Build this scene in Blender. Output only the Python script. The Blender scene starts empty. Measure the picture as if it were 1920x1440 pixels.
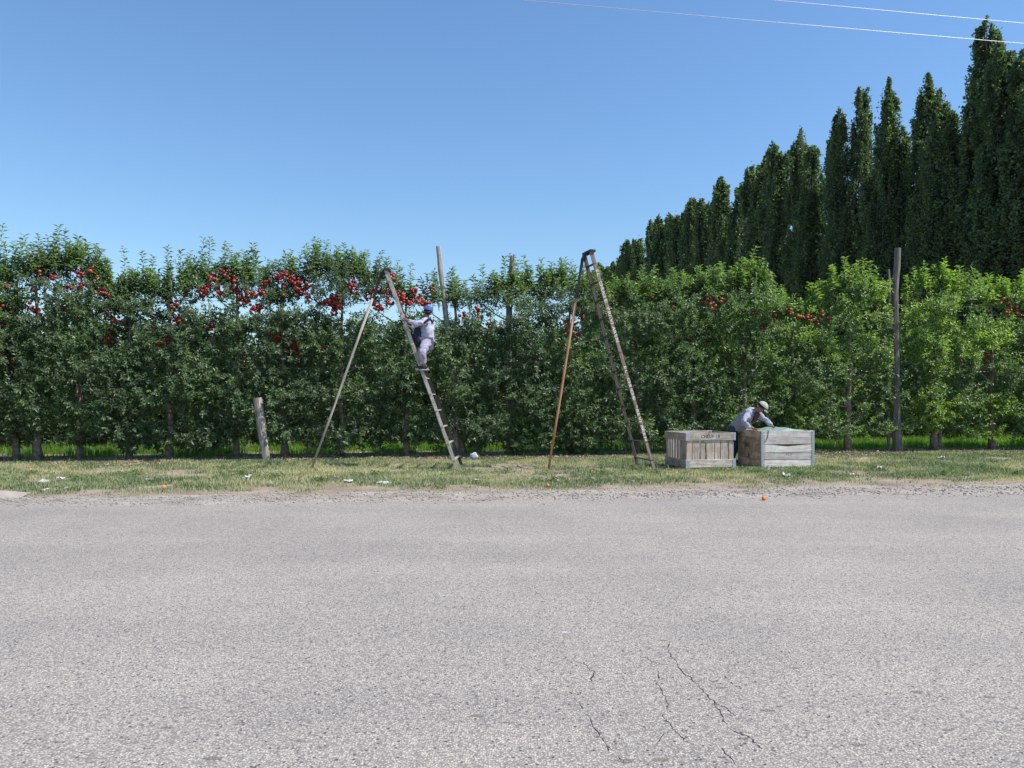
import bpy, bmesh, math, random
import numpy as np
from mathutils import Vector, Matrix

R = math.radians
random.seed(7)
rng = np.random.default_rng(7)
S = bpy.context.scene
COL = S.collection

# ------------------------------------------------------------------ camera, sky, sun, exposure
CAM_H, F, HOR = 1.6, 1420.0, 746.0          # eye height; focal length and horizon row in pixels of the 1920 wide photograph
cd = bpy.data.cameras.new('camera')
cam = bpy.data.objects.new('camera', cd); COL.objects.link(cam)
cam.location = (0, 0, CAM_H); cam.rotation_euler = (R(90), 0, 0)
cd.sensor_width = 36; cd.lens = 36 * F / 1920
cd.shift_y = (HOR - 720) / 1920
cd.clip_start = 0.05; cd.clip_end = 4000
S.camera = cam

SUN_EL, SUN_A = R(55), R(17)                # elevation; angle from +X towards the camera side
sdir = Vector((math.cos(SUN_A) * math.cos(SUN_EL), -math.sin(SUN_A) * math.cos(SUN_EL), math.sin(SUN_EL)))
w = bpy.data.worlds.new('World'); S.world = w; w.use_nodes = True
nt = w.node_tree
sky = nt.nodes.new('ShaderNodeTexSky'); sky.sky_type = 'NISHITA'; sky.sun_disc = False
sky.sun_elevation = SUN_EL
sky.sun_rotation = math.atan2(sdir.x, sdir.y)
sky.air_density = 1.5; sky.dust_density = 0.0; sky.ozone_density = 10.0; sky.altitude = 300
bg = nt.nodes['Background']; bg.inputs['Strength'].default_value = 0.112
nt.links.new(sky.outputs[0], bg.inputs['Color'])
sl = bpy.data.lights.new('sun', 'SUN'); sl.energy = 4.1; sl.angle = R(0.53); sl.color = (1.0, 0.95, 0.87)
so = bpy.data.objects.new('sun', sl); COL.objects.link(so)
so.rotation_euler = sdir.to_track_quat('Z', 'Y').to_euler()
S.view_settings.view_transform = 'Standard'; S.view_settings.look = 'None'
S.view_settings.exposure = 0.55; S.view_settings.gamma = 1.0; S.view_settings.use_curve_mapping = False
S.render.resolution_x, S.render.resolution_y = 1024, 768

# ------------------------------------------------------------------ helpers
def P(px, py, D):
    "world point seen at pixel (px, py) of the photograph at depth D"
    return Vector(((px - 960) / F * D, D, CAM_H - (py - HOR) / F * D))
def G(px, py):
    "world point on the ground seen at pixel"
    return P(px, py, F * CAM_H / (py - HOR))

def tag(o, label=None, cat=None, group=None, kind=None):
    if label: o['label'] = label
    if cat: o['category'] = cat
    if group: o['group'] = group
    if kind: o['kind'] = kind
    return o
def link(name, me, mat=None, parent=None):
    o = bpy.data.objects.new(name, me); COL.objects.link(o)
    if mat is not None and me is not None and len(me.materials) == 0: me.materials.append(mat)
    if parent is not None: o.parent = parent
    return o
def empty(name, loc, rz=0.0):
    o = bpy.data.objects.new(name, None); COL.objects.link(o)
    o.location = loc; o.rotation_euler = (0, 0, rz); o.empty_display_size = 0.2
    return o

def np_mesh(name, V, T, smooth=False, tint=None):
    "triangle mesh from numpy arrays"
    V = np.asarray(V, dtype=np.float32); T = np.asarray(T, dtype=np.int32)
    me = bpy.data.meshes.new(name)
    me.vertices.add(len(V)); me.vertices.foreach_set('co', V.ravel())
    k = T.shape[1]
    me.loops.add(T.size); me.loops.foreach_set('vertex_index', T.ravel())
    me.polygons.add(len(T))
    me.polygons.foreach_set('loop_start', np.arange(0, T.size, k, dtype=np.int32))
    me.polygons.foreach_set('loop_total', np.full(len(T), k, dtype=np.int32))
    if smooth: me.polygons.foreach_set('use_smooth', np.ones(len(T), dtype=bool))
    me.update(calc_edges=True)
    if tint is not None:
        a = me.attributes.new('tint', 'FLOAT', 'POINT'); a.data.foreach_set('value', np.asarray(tint, dtype=np.float32))
    return me

def _hash(ix, iy, iz):
    n = (ix * 374761393 + iy * 668265263 + iz * 2147483647 + 12345) & 0xffffffff
    n = ((n ^ (n >> 13)) * 1274126177) & 0xffffffff
    n = n ^ (n >> 16)
    return (n & 0xffff) / 65535.0
def vnoise(x, y, z=None):
    "smooth value noise 0..1 on numpy arrays"
    x = np.asarray(x, dtype=float); y = np.asarray(y, dtype=float)
    z = np.zeros_like(x) if z is None else np.asarray(z, dtype=float) + 0 * x
    xi, yi, zi = np.floor(x).astype(np.int64), np.floor(y).astype(np.int64), np.floor(z).astype(np.int64)
    fx, fy, fz = x - xi, y - yi, z - zi
    fx, fy, fz = [f * f * (3 - 2 * f) for f in (fx, fy, fz)]
    r = 0
    for dx in (0, 1):
        for dy in (0, 1):
            for dz in (0, 1):
                wgt = (fx if dx else 1 - fx) * (fy if dy else 1 - fy) * (fz if dz else 1 - fz)
                r = r + wgt * _hash(xi + dx, yi + dy, zi + dz)
    return r
def unit(v):
    return v / np.maximum(np.linalg.norm(v, axis=-1, keepdims=True), 1e-9)

def leaf_cloud(base, d, up, L, W, fold=0.35, tint=None):
    "folded leaves, two triangles each: base points, directions, up hints, lengths, widths"
    d = unit(d); side = unit(np.cross(d, up)); nrm = unit(np.cross(side, d))
    L = L[:, None]; W = W[:, None]
    mid = base + d * L * 0.45
    tip = base + d * L - nrm * L * 0.12
    a = mid + side * W * 0.5 + nrm * W * fold * 0.5
    b = mid - side * W * 0.5 + nrm * W * fold * 0.5
    n = len(base)
    V = np.empty((n, 4, 3)); V[:, 0] = base; V[:, 1] = a; V[:, 2] = tip; V[:, 3] = b
    i = np.arange(n)[:, None] * 4
    T = np.concatenate([i + np.array([0, 1, 2]), i + np.array([0, 2, 3])], axis=0)
    t = None if tint is None else np.repeat(tint, 4)
    return V.reshape(-1, 3), T, t

class MB:
    "collects simple solids into one mesh"
    def __init__(s): s.v = []; s.f = []
    def box(s, c, size, M=None, taper=1.0, jit=0.0):
        c = Vector(c); hx, hy, hz = [k / 2 for k in size]; n = len(s.v)
        for z in (-1, 1):
            for x, y in ((-1, -1), (1, -1), (1, 1), (-1, 1)):
                p = Vector((x * hx * (taper if z > 0 else 1), y * hy * (taper if z > 0 else 1), z * hz))
                if jit: p += Vector([random.uniform(-jit, jit) for _ in range(3)])
                s.v.append(tuple(c + (M @ p if M else p)))
        s.f += [tuple(n + i for i in q) for q in ((3, 2, 1, 0), (4, 5, 6, 7), (0, 1, 5, 4), (1, 2, 6, 5), (2, 3, 7, 6), (3, 0, 4, 7))]
        return s
    def beam(s, a, b, w0, h0, w1=None, h1=None, side=(0, 1, 0)):
        "rectangular beam from a to b; w along `side`, h across"
        a, b = Vector(a), Vector(b); d = (b - a).normalized(); sd = Vector(side); sd = (sd - d * sd.dot(d)).normalized(); up = d.cross(sd)
        w1 = w0 if w1 is None else w1; h1 = h0 if h1 is None else h1; n = len(s.v)
        for p, ww, hh in ((a, w0, h0), (b, w1, h1)):
            for x, y in ((-1, -1), (1, -1), (1, 1), (-1, 1)): s.v.append(tuple(p + sd * x * ww / 2 + up * y * hh / 2))
        s.f += [tuple(n + i for i in q) for q in ((3, 2, 1, 0), (4, 5, 6, 7), (0, 1, 5, 4), (1, 2, 6, 5), (2, 3, 7, 6), (3, 0, 4, 7))]
        return s
    def tube(s, pts, rad, sides=8, wob=0.0, cap=True):
        pts = [Vector(p) for p in pts]; n0 = len(s.v); k = len(pts)
        for i, p in enumerate(pts):
            d = (pts[min(i + 1, k - 1)] - pts[max(i - 1, 0)]).normalized()
            a = d.cross(Vector((0, 0, 1)) if abs(d.z) < 0.9 else Vector((1, 0, 0))).normalized(); b = d.cross(a)
            for j in range(sides):
                t = 2 * math.pi * j / sides; r = rad[i] * (1 + random.uniform(-wob, wob))
                s.v.append(tuple(p + (a * math.cos(t) + b * math.sin(t)) * r))
        for i in range(k - 1):
            for j in range(sides):
                a0 = n0 + i * sides + j; a1 = n0 + i * sides + (j + 1) % sides
                s.f.append((a0, a1, a1 + sides, a0 + sides))
        if cap:
            s.f.append(tuple(n0 + j for j in range(sides))[::-1]); s.f.append(tuple(n0 + (k - 1) * sides + j for j in range(sides)))
        return s
    def poly(s, pts):
        n = len(s.v); s.v += [tuple(p) for p in pts]; s.f.append(tuple(range(n, n + len(pts)))); return s
    def mesh(s, name, smooth=False, bevel=0.0):
        me = bpy.data.meshes.new(name); me.from_pydata(s.v, [], s.f)
        bm = bmesh.new(); bm.from_mesh(me)
        bmesh.ops.recalc_face_normals(bm, faces=bm.faces)
        if bevel: bmesh.ops.bevel(bm, geom=bm.edges[:], offset=bevel, segments=1, affect='EDGES')
        bm.to_mesh(me); bm.free()
        if smooth:
            for p in me.polygons: p.use_smooth = True
        return me
    def build(s, name, mat, parent=None, smooth=False, bevel=0.0):
        return link(name, s.mesh(name, smooth, bevel), mat, parent)

# ------------------------------------------------------------------ materials
def mat_new(name):
    m = bpy.data.materials.new(name); m.use_nodes = True
    nt = m.node_tree; b = nt.nodes['Principled BSDF']
    return m, nt, b
def N(nt, t, **kw):
    n = nt.nodes.new(t)
    for k, v in kw.items():
        if k in n.inputs.keys() if hasattr(n.inputs, 'keys') else False: n.inputs[k].default_value = v
        else: setattr(n, k, v)
    return n
def ramp(nt, fac, stops, interp='LINEAR'):
    r = nt.nodes.new('ShaderNodeValToRGB'); e = r.color_ramp.elements; r.color_ramp.interpolation = interp
    while len(e) < len(stops): e.new(0.5)
    for i, (p, c) in enumerate(stops):
        e[i].position = p; e[i].color = (*c, 1) if len(c) == 3 else c
    nt.links.new(fac, r.inputs[0]); return r
def noise(nt, vec, scale, detail=4, rough=0.55, dim='3D'):
    n = nt.nodes.new('ShaderNodeTexNoise'); n.noise_dimensions = dim
    n.inputs['Scale'].default_value = scale; n.inputs['Detail'].default_value = detail; n.inputs['Roughness'].default_value = rough
    if vec is not None: nt.links.new(vec, n.inputs['Vector'])
    return n
def mapping(nt, vec, scale):
    m = nt.nodes.new('ShaderNodeMapping'); m.inputs['Scale'].default_value = scale; nt.links.new(vec, m.inputs['Vector']); return m
def mixc(nt, fac, a, b, mode='MIX'):
    m = nt.nodes.new('ShaderNodeMix'); m.data_type = 'RGBA'; m.blend_type = mode
    for s, v in ((0, fac), (6, a), (7, b)):
        if isinstance(v, (int, float)): m.inputs[s].default_value = v
        elif isinstance(v, tuple): m.inputs[s].default_value = (*v, 1)
        else: nt.links.new(v, m.inputs[s])
    return m.outputs[2]
def bump(nt, h, b, strength=0.5, dist=0.01):
    n = nt.nodes.new('ShaderNodeBump'); n.inputs['Strength'].default_value = strength; n.inputs['Distance'].default_value = dist
    nt.links.new(h, n.inputs['Height']); nt.links.new(n.outputs[0], b.inputs['Normal'])

def m_plain(name, col, rough=0.7, var=0.15, metal=0.0, scale=30, bmp=0.0, spec=0.3):
    m, nt, b = mat_new(name)
    tc = nt.nodes.new('ShaderNodeTexCoord')
    n = noise(nt, tc.outputs['Object'], scale, 5)
    lo = tuple(c * (1 - var) for c in col); hi = tuple(min(1, c * (1 + var)) for c in col)
    r = ramp(nt, n.outputs[0], [(0.3, lo), (0.7, hi)])
    nt.links.new(r.outputs[0], b.inputs['Base Color'])
    b.inputs['Roughness'].default_value = rough; b.inputs['Metallic'].default_value = metal; b.inputs['Specular IOR Level'].default_value = spec
    if bmp: bump(nt, n.outputs[0], b, bmp, 0.01)
    return m

def m_leaf(name, cols, under, trans, transmix=0.35, rough=0.42, spec=0.5):
    m, nt, b = mat_new(name)
    at = nt.nodes.new('ShaderNodeAttribute'); at.attribute_name = 'tint'
    r = ramp(nt, at.outputs['Fac'], cols)
    ge = nt.nodes.new('ShaderNodeNewGeometry')
    c = mixc(nt, ge.outputs['Backfacing'], r.outputs[0], mixc(nt, 0.6, r.outputs[0], under))
    nt.links.new(c, b.inputs['Base Color'])
    b.inputs['Roughness'].default_value = rough; b.inputs['Specular IOR Level'].default_value = spec
    t = nt.nodes.new('ShaderNodeBsdfTranslucent')
    tcol = mixc(nt, 1.0, r.outputs[0], trans, 'MULTIPLY'); nt.links.new(tcol, t.inputs[0])
    mx = nt.nodes.new('ShaderNodeMixShader'); mx.inputs[0].default_value = transmix
    nt.links.new(b.outputs[0], mx.inputs[1]); nt.links.new(t.outputs[0], mx.inputs[2])
    nt.links.new(mx.outputs[0], nt.nodes['Material Output'].inputs[0])
    return m

def m_wood(name, cols, axis=0, rough=0.8, grain=1.0, stain=None, stain_amt=0.5):
    "weathered board; grain runs along local axis"
    m, nt, b = mat_new(name)
    tc = nt.nodes.new('ShaderNodeTexCoord'); oi = nt.nodes.new('ShaderNodeObjectInfo')
    add = nt.nodes.new('ShaderNodeVectorMath'); add.operation = 'ADD'
    nt.links.new(tc.outputs['Object'], add.inputs[0])
    sc = nt.nodes.new('ShaderNodeVectorMath'); sc.operation = 'SCALE'; sc.inputs[0].default_value = (7, 11, 5); nt.links.new(oi.outputs['Random'], sc.inputs['Scale'])
    nt.links.new(sc.outputs[0], add.inputs[1])
    s = [60 * grain] * 3; s[axis] = 3.0 * grain
    mp = mapping(nt, add.outputs[0], s)
    g = noise(nt, mp.outputs[0], 1.0, 6, 0.7)
    r = ramp(nt, g.outputs[0], [(0.32, cols[0]), (0.5, cols[1]), (0.66, cols[2])])
    big = noise(nt, add.outputs[0], 6, 4, 0.6)
    c = r.outputs[0]
    if stain:
        k = ramp(nt, big.outputs[0], [(0.44, (0, 0, 0)), (0.60, (stain_amt,) * 3)])
        c = mixc(nt, k.outputs[0], c, stain)
    v = nt.nodes.new('ShaderNodeMath'); v.operation = 'MULTIPLY_ADD'; v.inputs[1].default_value = 0.45; v.inputs[2].default_value = 0.80
    nt.links.new(oi.outputs['Random'], v.inputs[0])
    hs = nt.nodes.new('ShaderNodeHueSaturation'); nt.links.new(v.outputs[0], hs.inputs['Value']); nt.links.new(c, hs.inputs['Color'])
    nt.links.new(hs.outputs[0], b.inputs['Base Color'])
    b.inputs['Roughness'].default_value = rough; b.inputs['Specular IOR Level'].default_value = 0.2
    bump(nt, g.outputs[0], b, 0.5, 0.004)
    return m

M = {}
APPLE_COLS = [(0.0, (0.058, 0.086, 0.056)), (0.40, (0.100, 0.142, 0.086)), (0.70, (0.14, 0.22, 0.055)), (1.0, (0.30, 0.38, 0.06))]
M['leaf'] = m_leaf('apple_leaf', APPLE_COLS, (0.20, 0.25, 0.18), (2.3, 2.7, 0.85), 0.36, 0.40, 0.55)
M['leaf_rear'] = m_leaf('rear_apple_leaf', [(0, (0.04, 0.07, 0.035)), (1, (0.09, 0.15, 0.045))], (0.13, 0.17, 0.11), (2.2, 2.8, 0.9), 0.3, 0.45, 0.4)
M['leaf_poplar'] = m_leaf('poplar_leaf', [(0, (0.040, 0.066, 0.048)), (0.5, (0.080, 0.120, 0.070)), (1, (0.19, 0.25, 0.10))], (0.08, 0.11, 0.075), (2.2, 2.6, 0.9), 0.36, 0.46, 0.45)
M['grass_verge'] = m_leaf('verge_grass_blade', [(0, (0.075, 0.14, 0.045)), (0.40, (0.20, 0.27, 0.11)), (0.72, (0.42, 0.42, 0.21)), (1, (0.70, 0.60, 0.40))], (0.3, 0.32, 0.2), (1.5, 1.6, 0.8), 0.25, 0.6, 0.2)
M['grass_orchard'] = m_leaf('orchard_grass_blade', [(0, (0.09, 0.19, 0.025)), (0.7, (0.17, 0.32, 0.045)), (1, (0.30, 0.40, 0.10))], (0.15, 0.25, 0.08), (1.6, 2.0, 0.7), 0.4, 0.5, 0.3)
M['dry_leaf'] = m_leaf('dry_leaf', [(0, (0.16, 0.10, 0.07)), (0.5, (0.33, 0.24, 0.17)), (1, (0.52, 0.43, 0.34))], (0.4, 0.32, 0.25), (1, 0.9, 0.7), 0.1, 0.8, 0.1)
M['bark'] = m_plain('apple_bark', (0.22, 0.175, 0.145), 0.9, 0.6, scale=11, bmp=0.8)
M['bark_poplar'] = m_plain('poplar_bark', (0.20, 0.18, 0.15), 0.9, 0.4, scale=10, bmp=0.6)
GREY_WOOD = [(0.07, 0.06, 0.055), (0.27, 0.24, 0.21), (0.46, 0.42, 0.37)]
M['post'] = m_wood('weathered_post', GREY_WOOD, 2, 0.85, 0.6)
M['post_dark'] = m_wood('dark_post', [(0.05, 0.045, 0.042), (0.15, 0.13, 0.12), (0.26, 0.235, 0.21)], 2, 0.85, 0.6)
M['slat'] = m_wood('grey_slat', [(0.16, 0.14, 0.12), (0.44, 0.40, 0.35), (0.62, 0.58, 0.53)], 2, 0.85, 0.8, (0.34, 0.20, 0.10), 0.5)
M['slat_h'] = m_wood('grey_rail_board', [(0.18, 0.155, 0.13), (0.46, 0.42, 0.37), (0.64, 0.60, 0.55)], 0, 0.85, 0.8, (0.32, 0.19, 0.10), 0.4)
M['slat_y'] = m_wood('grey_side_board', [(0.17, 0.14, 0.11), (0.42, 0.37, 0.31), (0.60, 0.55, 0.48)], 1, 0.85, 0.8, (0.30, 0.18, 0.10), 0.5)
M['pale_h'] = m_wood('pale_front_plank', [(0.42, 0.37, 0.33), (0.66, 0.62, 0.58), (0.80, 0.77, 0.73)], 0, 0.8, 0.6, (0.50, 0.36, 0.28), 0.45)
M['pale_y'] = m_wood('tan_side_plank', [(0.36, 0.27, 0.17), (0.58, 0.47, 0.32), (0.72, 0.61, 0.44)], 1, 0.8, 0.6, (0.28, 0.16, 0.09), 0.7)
M['galv'] = m_plain('galvanised_strap', (0.42, 0.45, 0.48), 0.5, 0.2, 0.6, 25, 0.1)
M['lad_grey'] = m_wood('grey_ladder_rail', [(0.22, 0.19, 0.16), (0.42, 0.38, 0.33), (0.60, 0.56, 0.50)], 2, 0.8, 0.8)
M['lad_brown'] = m_wood('brown_ladder_rail', [(0.10, 0.065, 0.05), (0.24, 0.17, 0.13), (0.38, 0.30, 0.25)], 2, 0.8, 0.8)
M['lad_dark'] = m_wood('dark_ladder_rail', [(0.03, 0.027, 0.024), (0.065, 0.056, 0.048), (0.12, 0.10, 0.09)], 2, 0.85, 0.8)
M['pole_red'] = m_wood('reddish_pole', [(0.26, 0.11, 0.06), (0.42, 0.20, 0.11), (0.55, 0.31, 0.19)], 2, 0.7, 0.8)
M['rung'] = m_plain('ladder_rung', (0.36, 0.32, 0.27), 0.8, 0.3, scale=20)
M['rung_dark'] = m_plain('dark_ladder_rung', (0.07, 0.06, 0.055), 0.8, 0.3, scale=20)
M['iron'] = m_plain('dark_iron', (0.045, 0.04, 0.045), 0.6, 0.3, 0.5)
M['white_paint'] = m_plain('white_lettering', (0.80, 0.79, 0.76), 0.7, 0.1, scale=60)
M['letter_paint'] = m_plain('worn_white_letter_paint', (0.60, 0.58, 0.55), 0.8, 0.3, scale=40)
M['ink'] = m_plain('dark_stencil_ink', (0.07, 0.065, 0.05), 0.8, 0.5, scale=60)
M['ink_red'] = m_plain('reddish_brand_ink', (0.16, 0.07, 0.04), 0.8, 0.5, scale=60)
M['wire'] = m_plain('aluminium_wire', (0.48, 0.50, 0.52), 0.4, 0.05, 0.3)
M['wire_thin'] = m_plain('fence_wire', (0.5, 0.5, 0.5), 0.5, 0.1, 0.5)
M['paper'] = m_plain('white_litter', (0.52, 0.50, 0.47), 0.7, 0.08, scale=12)
M['skin'] = m_plain('brown_skin', (0.30, 0.15, 0.095), 0.55, 0.12, scale=40)
M['shirt1'] = m_plain('pale_lilac_work_cloth', (0.42, 0.42, 0.54), 0.85, 0.16, scale=14, bmp=1.0)
M['trouser1'] = m_plain('lilac_grey_trouser_cloth', (0.35, 0.33, 0.42), 0.85, 0.16, scale=14, bmp=0.9)
M['shirt2'] = m_plain('grey_blue_shirt_cloth', (0.31, 0.32, 0.39), 0.85, 0.16, scale=14, bmp=1.0)
M['under2'] = m_plain('maroon_undershirt', (0.10, 0.05, 0.055), 0.85, 0.4, scale=40)
M['trouser2'] = m_plain('dark_blue_trouser', (0.05, 0.055, 0.09), 0.85, 0.2, scale=20)
M['cap_blue'] = m_plain('blue_cap_cloth', (0.06, 0.10, 0.28), 0.8, 0.15, scale=20)
M['cap_grey'] = m_plain('olive_grey_cap_cloth', (0.40, 0.41, 0.35), 0.8, 0.15, scale=20)
M['hair'] = m_plain('black_hair', (0.015, 0.012, 0.012), 0.6, 0.3)
M['shoe'] = m_plain('dark_boot', (0.035, 0.033, 0.045), 0.6, 0.3)
M['sole'] = m_plain('pale_boot_sole', (0.45, 0.45, 0.45), 0.7, 0.1)
M['bag_dark'] = m_plain('dark_navy_canvas', (0.022, 0.026, 0.045), 0.85, 0.3, scale=20)
M['sheet'] = m_plain('pale_green_plastic', (0.50, 0.66, 0.58), 0.35, 0.15, scale=5, spec=0.5)

def m_apple(name='apple_skin'):
    m, nt, b = mat_new(name)
    tc = nt.nodes.new('ShaderNodeTexCoord'); oi = nt.nodes.new('ShaderNodeObjectInfo')
    n = noise(nt, tc.outputs['Object'], 22, 4)
    ad = nt.nodes.new('ShaderNodeMath'); ad.operation = 'MULTIPLY_ADD'; ad.inputs[1].default_value = 0.45; nt.links.new(oi.outputs['Random'], ad.inputs[0]); nt.links.new(n.outputs[0], ad.inputs[2])
    r = ramp(nt, ad.outputs[0], [(0.35, (0.12, 0.008, 0.012)), (0.72, (0.24, 0.015, 0.018)), (0.92, (0.36, 0.04, 0.028)), (1.0, (0.45, 0.16, 0.06))])
    nt.links.new(r.outputs[0], b.inputs['Base Color']); b.inputs['Roughness'].default_value = 0.32; b.inputs['Specular IOR Level'].default_value = 0.5
    return m
M['apple'] = m_apple()
M['apple_blush'] = m_plain('yellow_red_apple_skin', (0.40, 0.15, 0.055), 0.35, 0.5, scale=14)
M['apple_orange'] = m_plain('orange_bruised_apple_skin', (0.72, 0.22, 0.07), 0.4, 0.35, scale=18)

def m_asphalt():
    m, nt, b = mat_new('worn_chip_seal')
    ge = nt.nodes.new('ShaderNodeNewGeometry'); pos = ge.outputs['Position']
    v1 = nt.nodes.new('ShaderNodeTexVoronoi'); v1.feature = 'F1'; v1.inputs['Scale'].default_value = 95; nt.links.new(pos, v1.inputs['Vector'])
    v2 = nt.nodes.new('ShaderNodeTexVoronoi'); v2.feature = 'F1'; v2.inputs['Scale'].default_value = 45; nt.links.new(pos, v2.inputs['Vector'])
    sp = nt.nodes.new('ShaderNodeSeparateColor'); nt.links.new(v1.outputs['Color'], sp.inputs[0])
    sp2 = nt.nodes.new('ShaderNodeSeparateColor'); nt.links.new(v2.outputs['Color'], sp2.inputs[0])
    stone = ramp(nt, sp.outputs[0], [(0.0, (0.09, 0.088, 0.10)), (0.22, (0.25, 0.24, 0.24)), (0.6, (0.41, 0.38, 0.362)), (0.9, (0.50, 0.465, 0.43)), (1.0, (0.60, 0.56, 0.52))])
    gap = ramp(nt, v1.outputs['Distance'], [(0.25, (0, 0, 0)), (0.75, (1, 1, 1))])
    c = mixc(nt, gap.outputs[0], stone.outputs[0], (0.12, 0.115, 0.12))
    c = mixc(nt, 0.22, c, (0.37, 0.345, 0.32))
    # occasional larger dark chips
    k = ramp(nt, sp2.outputs[1], [(0.86, (0, 0, 0)), (0.90, (1, 1, 1))]); d2 = ramp(nt, v2.outputs['Distance'], [(0.28, (1, 1, 1)), (0.42, (0, 0, 0))])
    kk = mixc(nt, 1.0, k.outputs[0], d2.outputs[0], 'MULTIPLY')
    c = mixc(nt, kk, c, (0.065, 0.062, 0.075))
    big = noise(nt, pos, 0.55, 5, 0.6)
    br = ramp(nt, big.outputs[0], [(0.32, (1.08, 1.04, 0.96)), (0.68, (1.30, 1.235, 1.12))])
    c = mixc(nt, 1.0, c, br.outputs[0], 'MULTIPLY')
    mp = mapping(nt, pos, (0.12, 1.1, 1)); tr = noise(nt, mp.outputs[0], 1.0, 3)
    trr = ramp(nt, tr.outputs[0], [(0.35, (0.95, 0.95, 0.96)), (0.65, (1.04, 1.035, 1.03))])
    c = mixc(nt, 1.0, c, trr.outputs[0], 'MULTIPLY')
    nt.links.new(c, b.inputs['Base Color']); b.inputs['Roughness'].default_value = 0.85; b.inputs['Specular IOR Level'].default_value = 0.25
    inv = nt.nodes.new('ShaderNodeMath'); inv.operation = 'SUBTRACT'; inv.inputs[0].default_value = 1; nt.links.new(v1.outputs['Distance'], inv.inputs[1])
    bump(nt, inv.outputs[0], b, 0.75, 0.005)
    return m
def m_ground(name, stops, scale=1.2, fine=60, b_s=0.6):
    m, nt, b = mat_new(name)
    ge = nt.nodes.new('ShaderNodeNewGeometry'); pos = ge.outputs['Position']
    a = noise(nt, pos, scale, 6, 0.65); f = noise(nt, pos, fine, 3, 0.7)
    mx = nt.nodes.new('ShaderNodeMath'); mx.operation = 'MULTIPLY_ADD'; mx.inputs[1].default_value = 0.5
    nt.links.new(f.outputs[0], mx.inputs[0])
    h = nt.nodes.new('ShaderNodeMath'); h.operation = 'MULTIPLY'; h.inputs[1].default_value = 0.5; nt.links.new(a.outputs[0], h.inputs[0]); nt.links.new(h.outputs[0], mx.inputs[2])
    r = ramp(nt, mx.outputs[0], stops)
    nt.links.new(r.outputs[0], b.inputs['Base Color']); b.inputs['Roughness'].default_value = 0.95; b.inputs['Specular IOR Level'].default_value = 0.1
    bump(nt, f.outputs[0], b, b_s, 0.02)
    return m
M['asphalt'] = m_asphalt()
M['soil'] = m_ground('dry_soil', [(0.35, (0.17, 0.13, 0.095)), (0.5, (0.30, 0.24, 0.18)), (0.62, (0.42, 0.35, 0.27))])
M['shoulder'] = m_ground('gravel_shoulder_dirt', [(0.33, (0.17, 0.145, 0.125)), (0.5, (0.35, 0.305, 0.262)), (0.63, (0.46, 0.41, 0.355))], 1.5, 90)
M['pebble'] = m_plain('pebble', (0.31, 0.28, 0.255), 0.9, 0.6, scale=6)
M['crack'] = m_plain('crack_shadow', (0.035, 0.033, 0.035), 0.95, 0.2)
M['paint_speck'] = m_plain('faded_white_speck', (0.52, 0.50, 0.48), 0.9, 0.2, scale=80)
M['tar'] = m_plain('dark_tar_spot', (0.19, 0.165, 0.14), 0.9, 0.7, scale=120)

# ------------------------------------------------------------------ row geometry
K = 0.15                                     # the orchard rows run along (1, K)
TH = math.atan(K); EX = np.array([math.cos(TH), math.sin(TH)]); NB = np.array([-math.sin(TH), math.cos(TH)])
Y0 = 20.9
def row_xy(px, y0=Y0):
    u = (np.asarray(px, dtype=float) - 960) / F
    Y = y0 / (1 - K * u); return u * Y, Y
def row_z(px, py, y0=Y0):
    X, Y = row_xy(px, y0); return CAM_H + (HOR - np.asarray(py, dtype=float)) / F * Y

# ------------------------------------------------------------------ ground, shoulder, road
def strip(name, mat, x0, x1, nx, f0, f1, z, ny=1):
    xs = np.linspace(x0, x1, nx + 1); V = []
    for i in range(ny + 1):
        t = i / ny
        for x in xs:
            V.append((x, f0(x) * (1 - t) + f1(x) * t, z))
    Fc = []
    for i in range(ny):
        for j in range(nx):
            a = i * (nx + 1) + j; Fc.append((a, a + 1, a + nx + 2, a + nx + 1))
    me = bpy.data.meshes.new(name); me.from_pydata(V, [], Fc)
    return link(name, me, mat)
g = strip('ground', M['soil'], -1500, 1500, 60, lambda x: -600.0, lambda x: 3000.0, 0.0, 60)
tag(g, kind='structure')
def edge_shoulder(x):
    return 13.05 + 0.112 * x + 0.35 * (float(vnoise(x * 0.9, 3.1)) - 0.5) + 0.22 * (float(vnoise(x * 4.0, 9.1)) - 0.5)
def edge_road(x):
    return 11.75 + 0.085 * x + 0.35 * (float(vnoise(x * 1.3, 5.5)) - 0.5) + 0.22 * (float(vnoise(x * 6, 2.2)) - 0.5)
tag(strip('gravel_shoulder', M['shoulder'], -60, 60, 900, lambda x: edge_road(x) - 0.4, edge_shoulder, 0.004), kind='structure')
road = strip('road', M['asphalt'], -60, 60, 900, lambda x: -4.0 + 0.075 * x, edge_road, 0.008)
tag(road, kind='structure')

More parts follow.
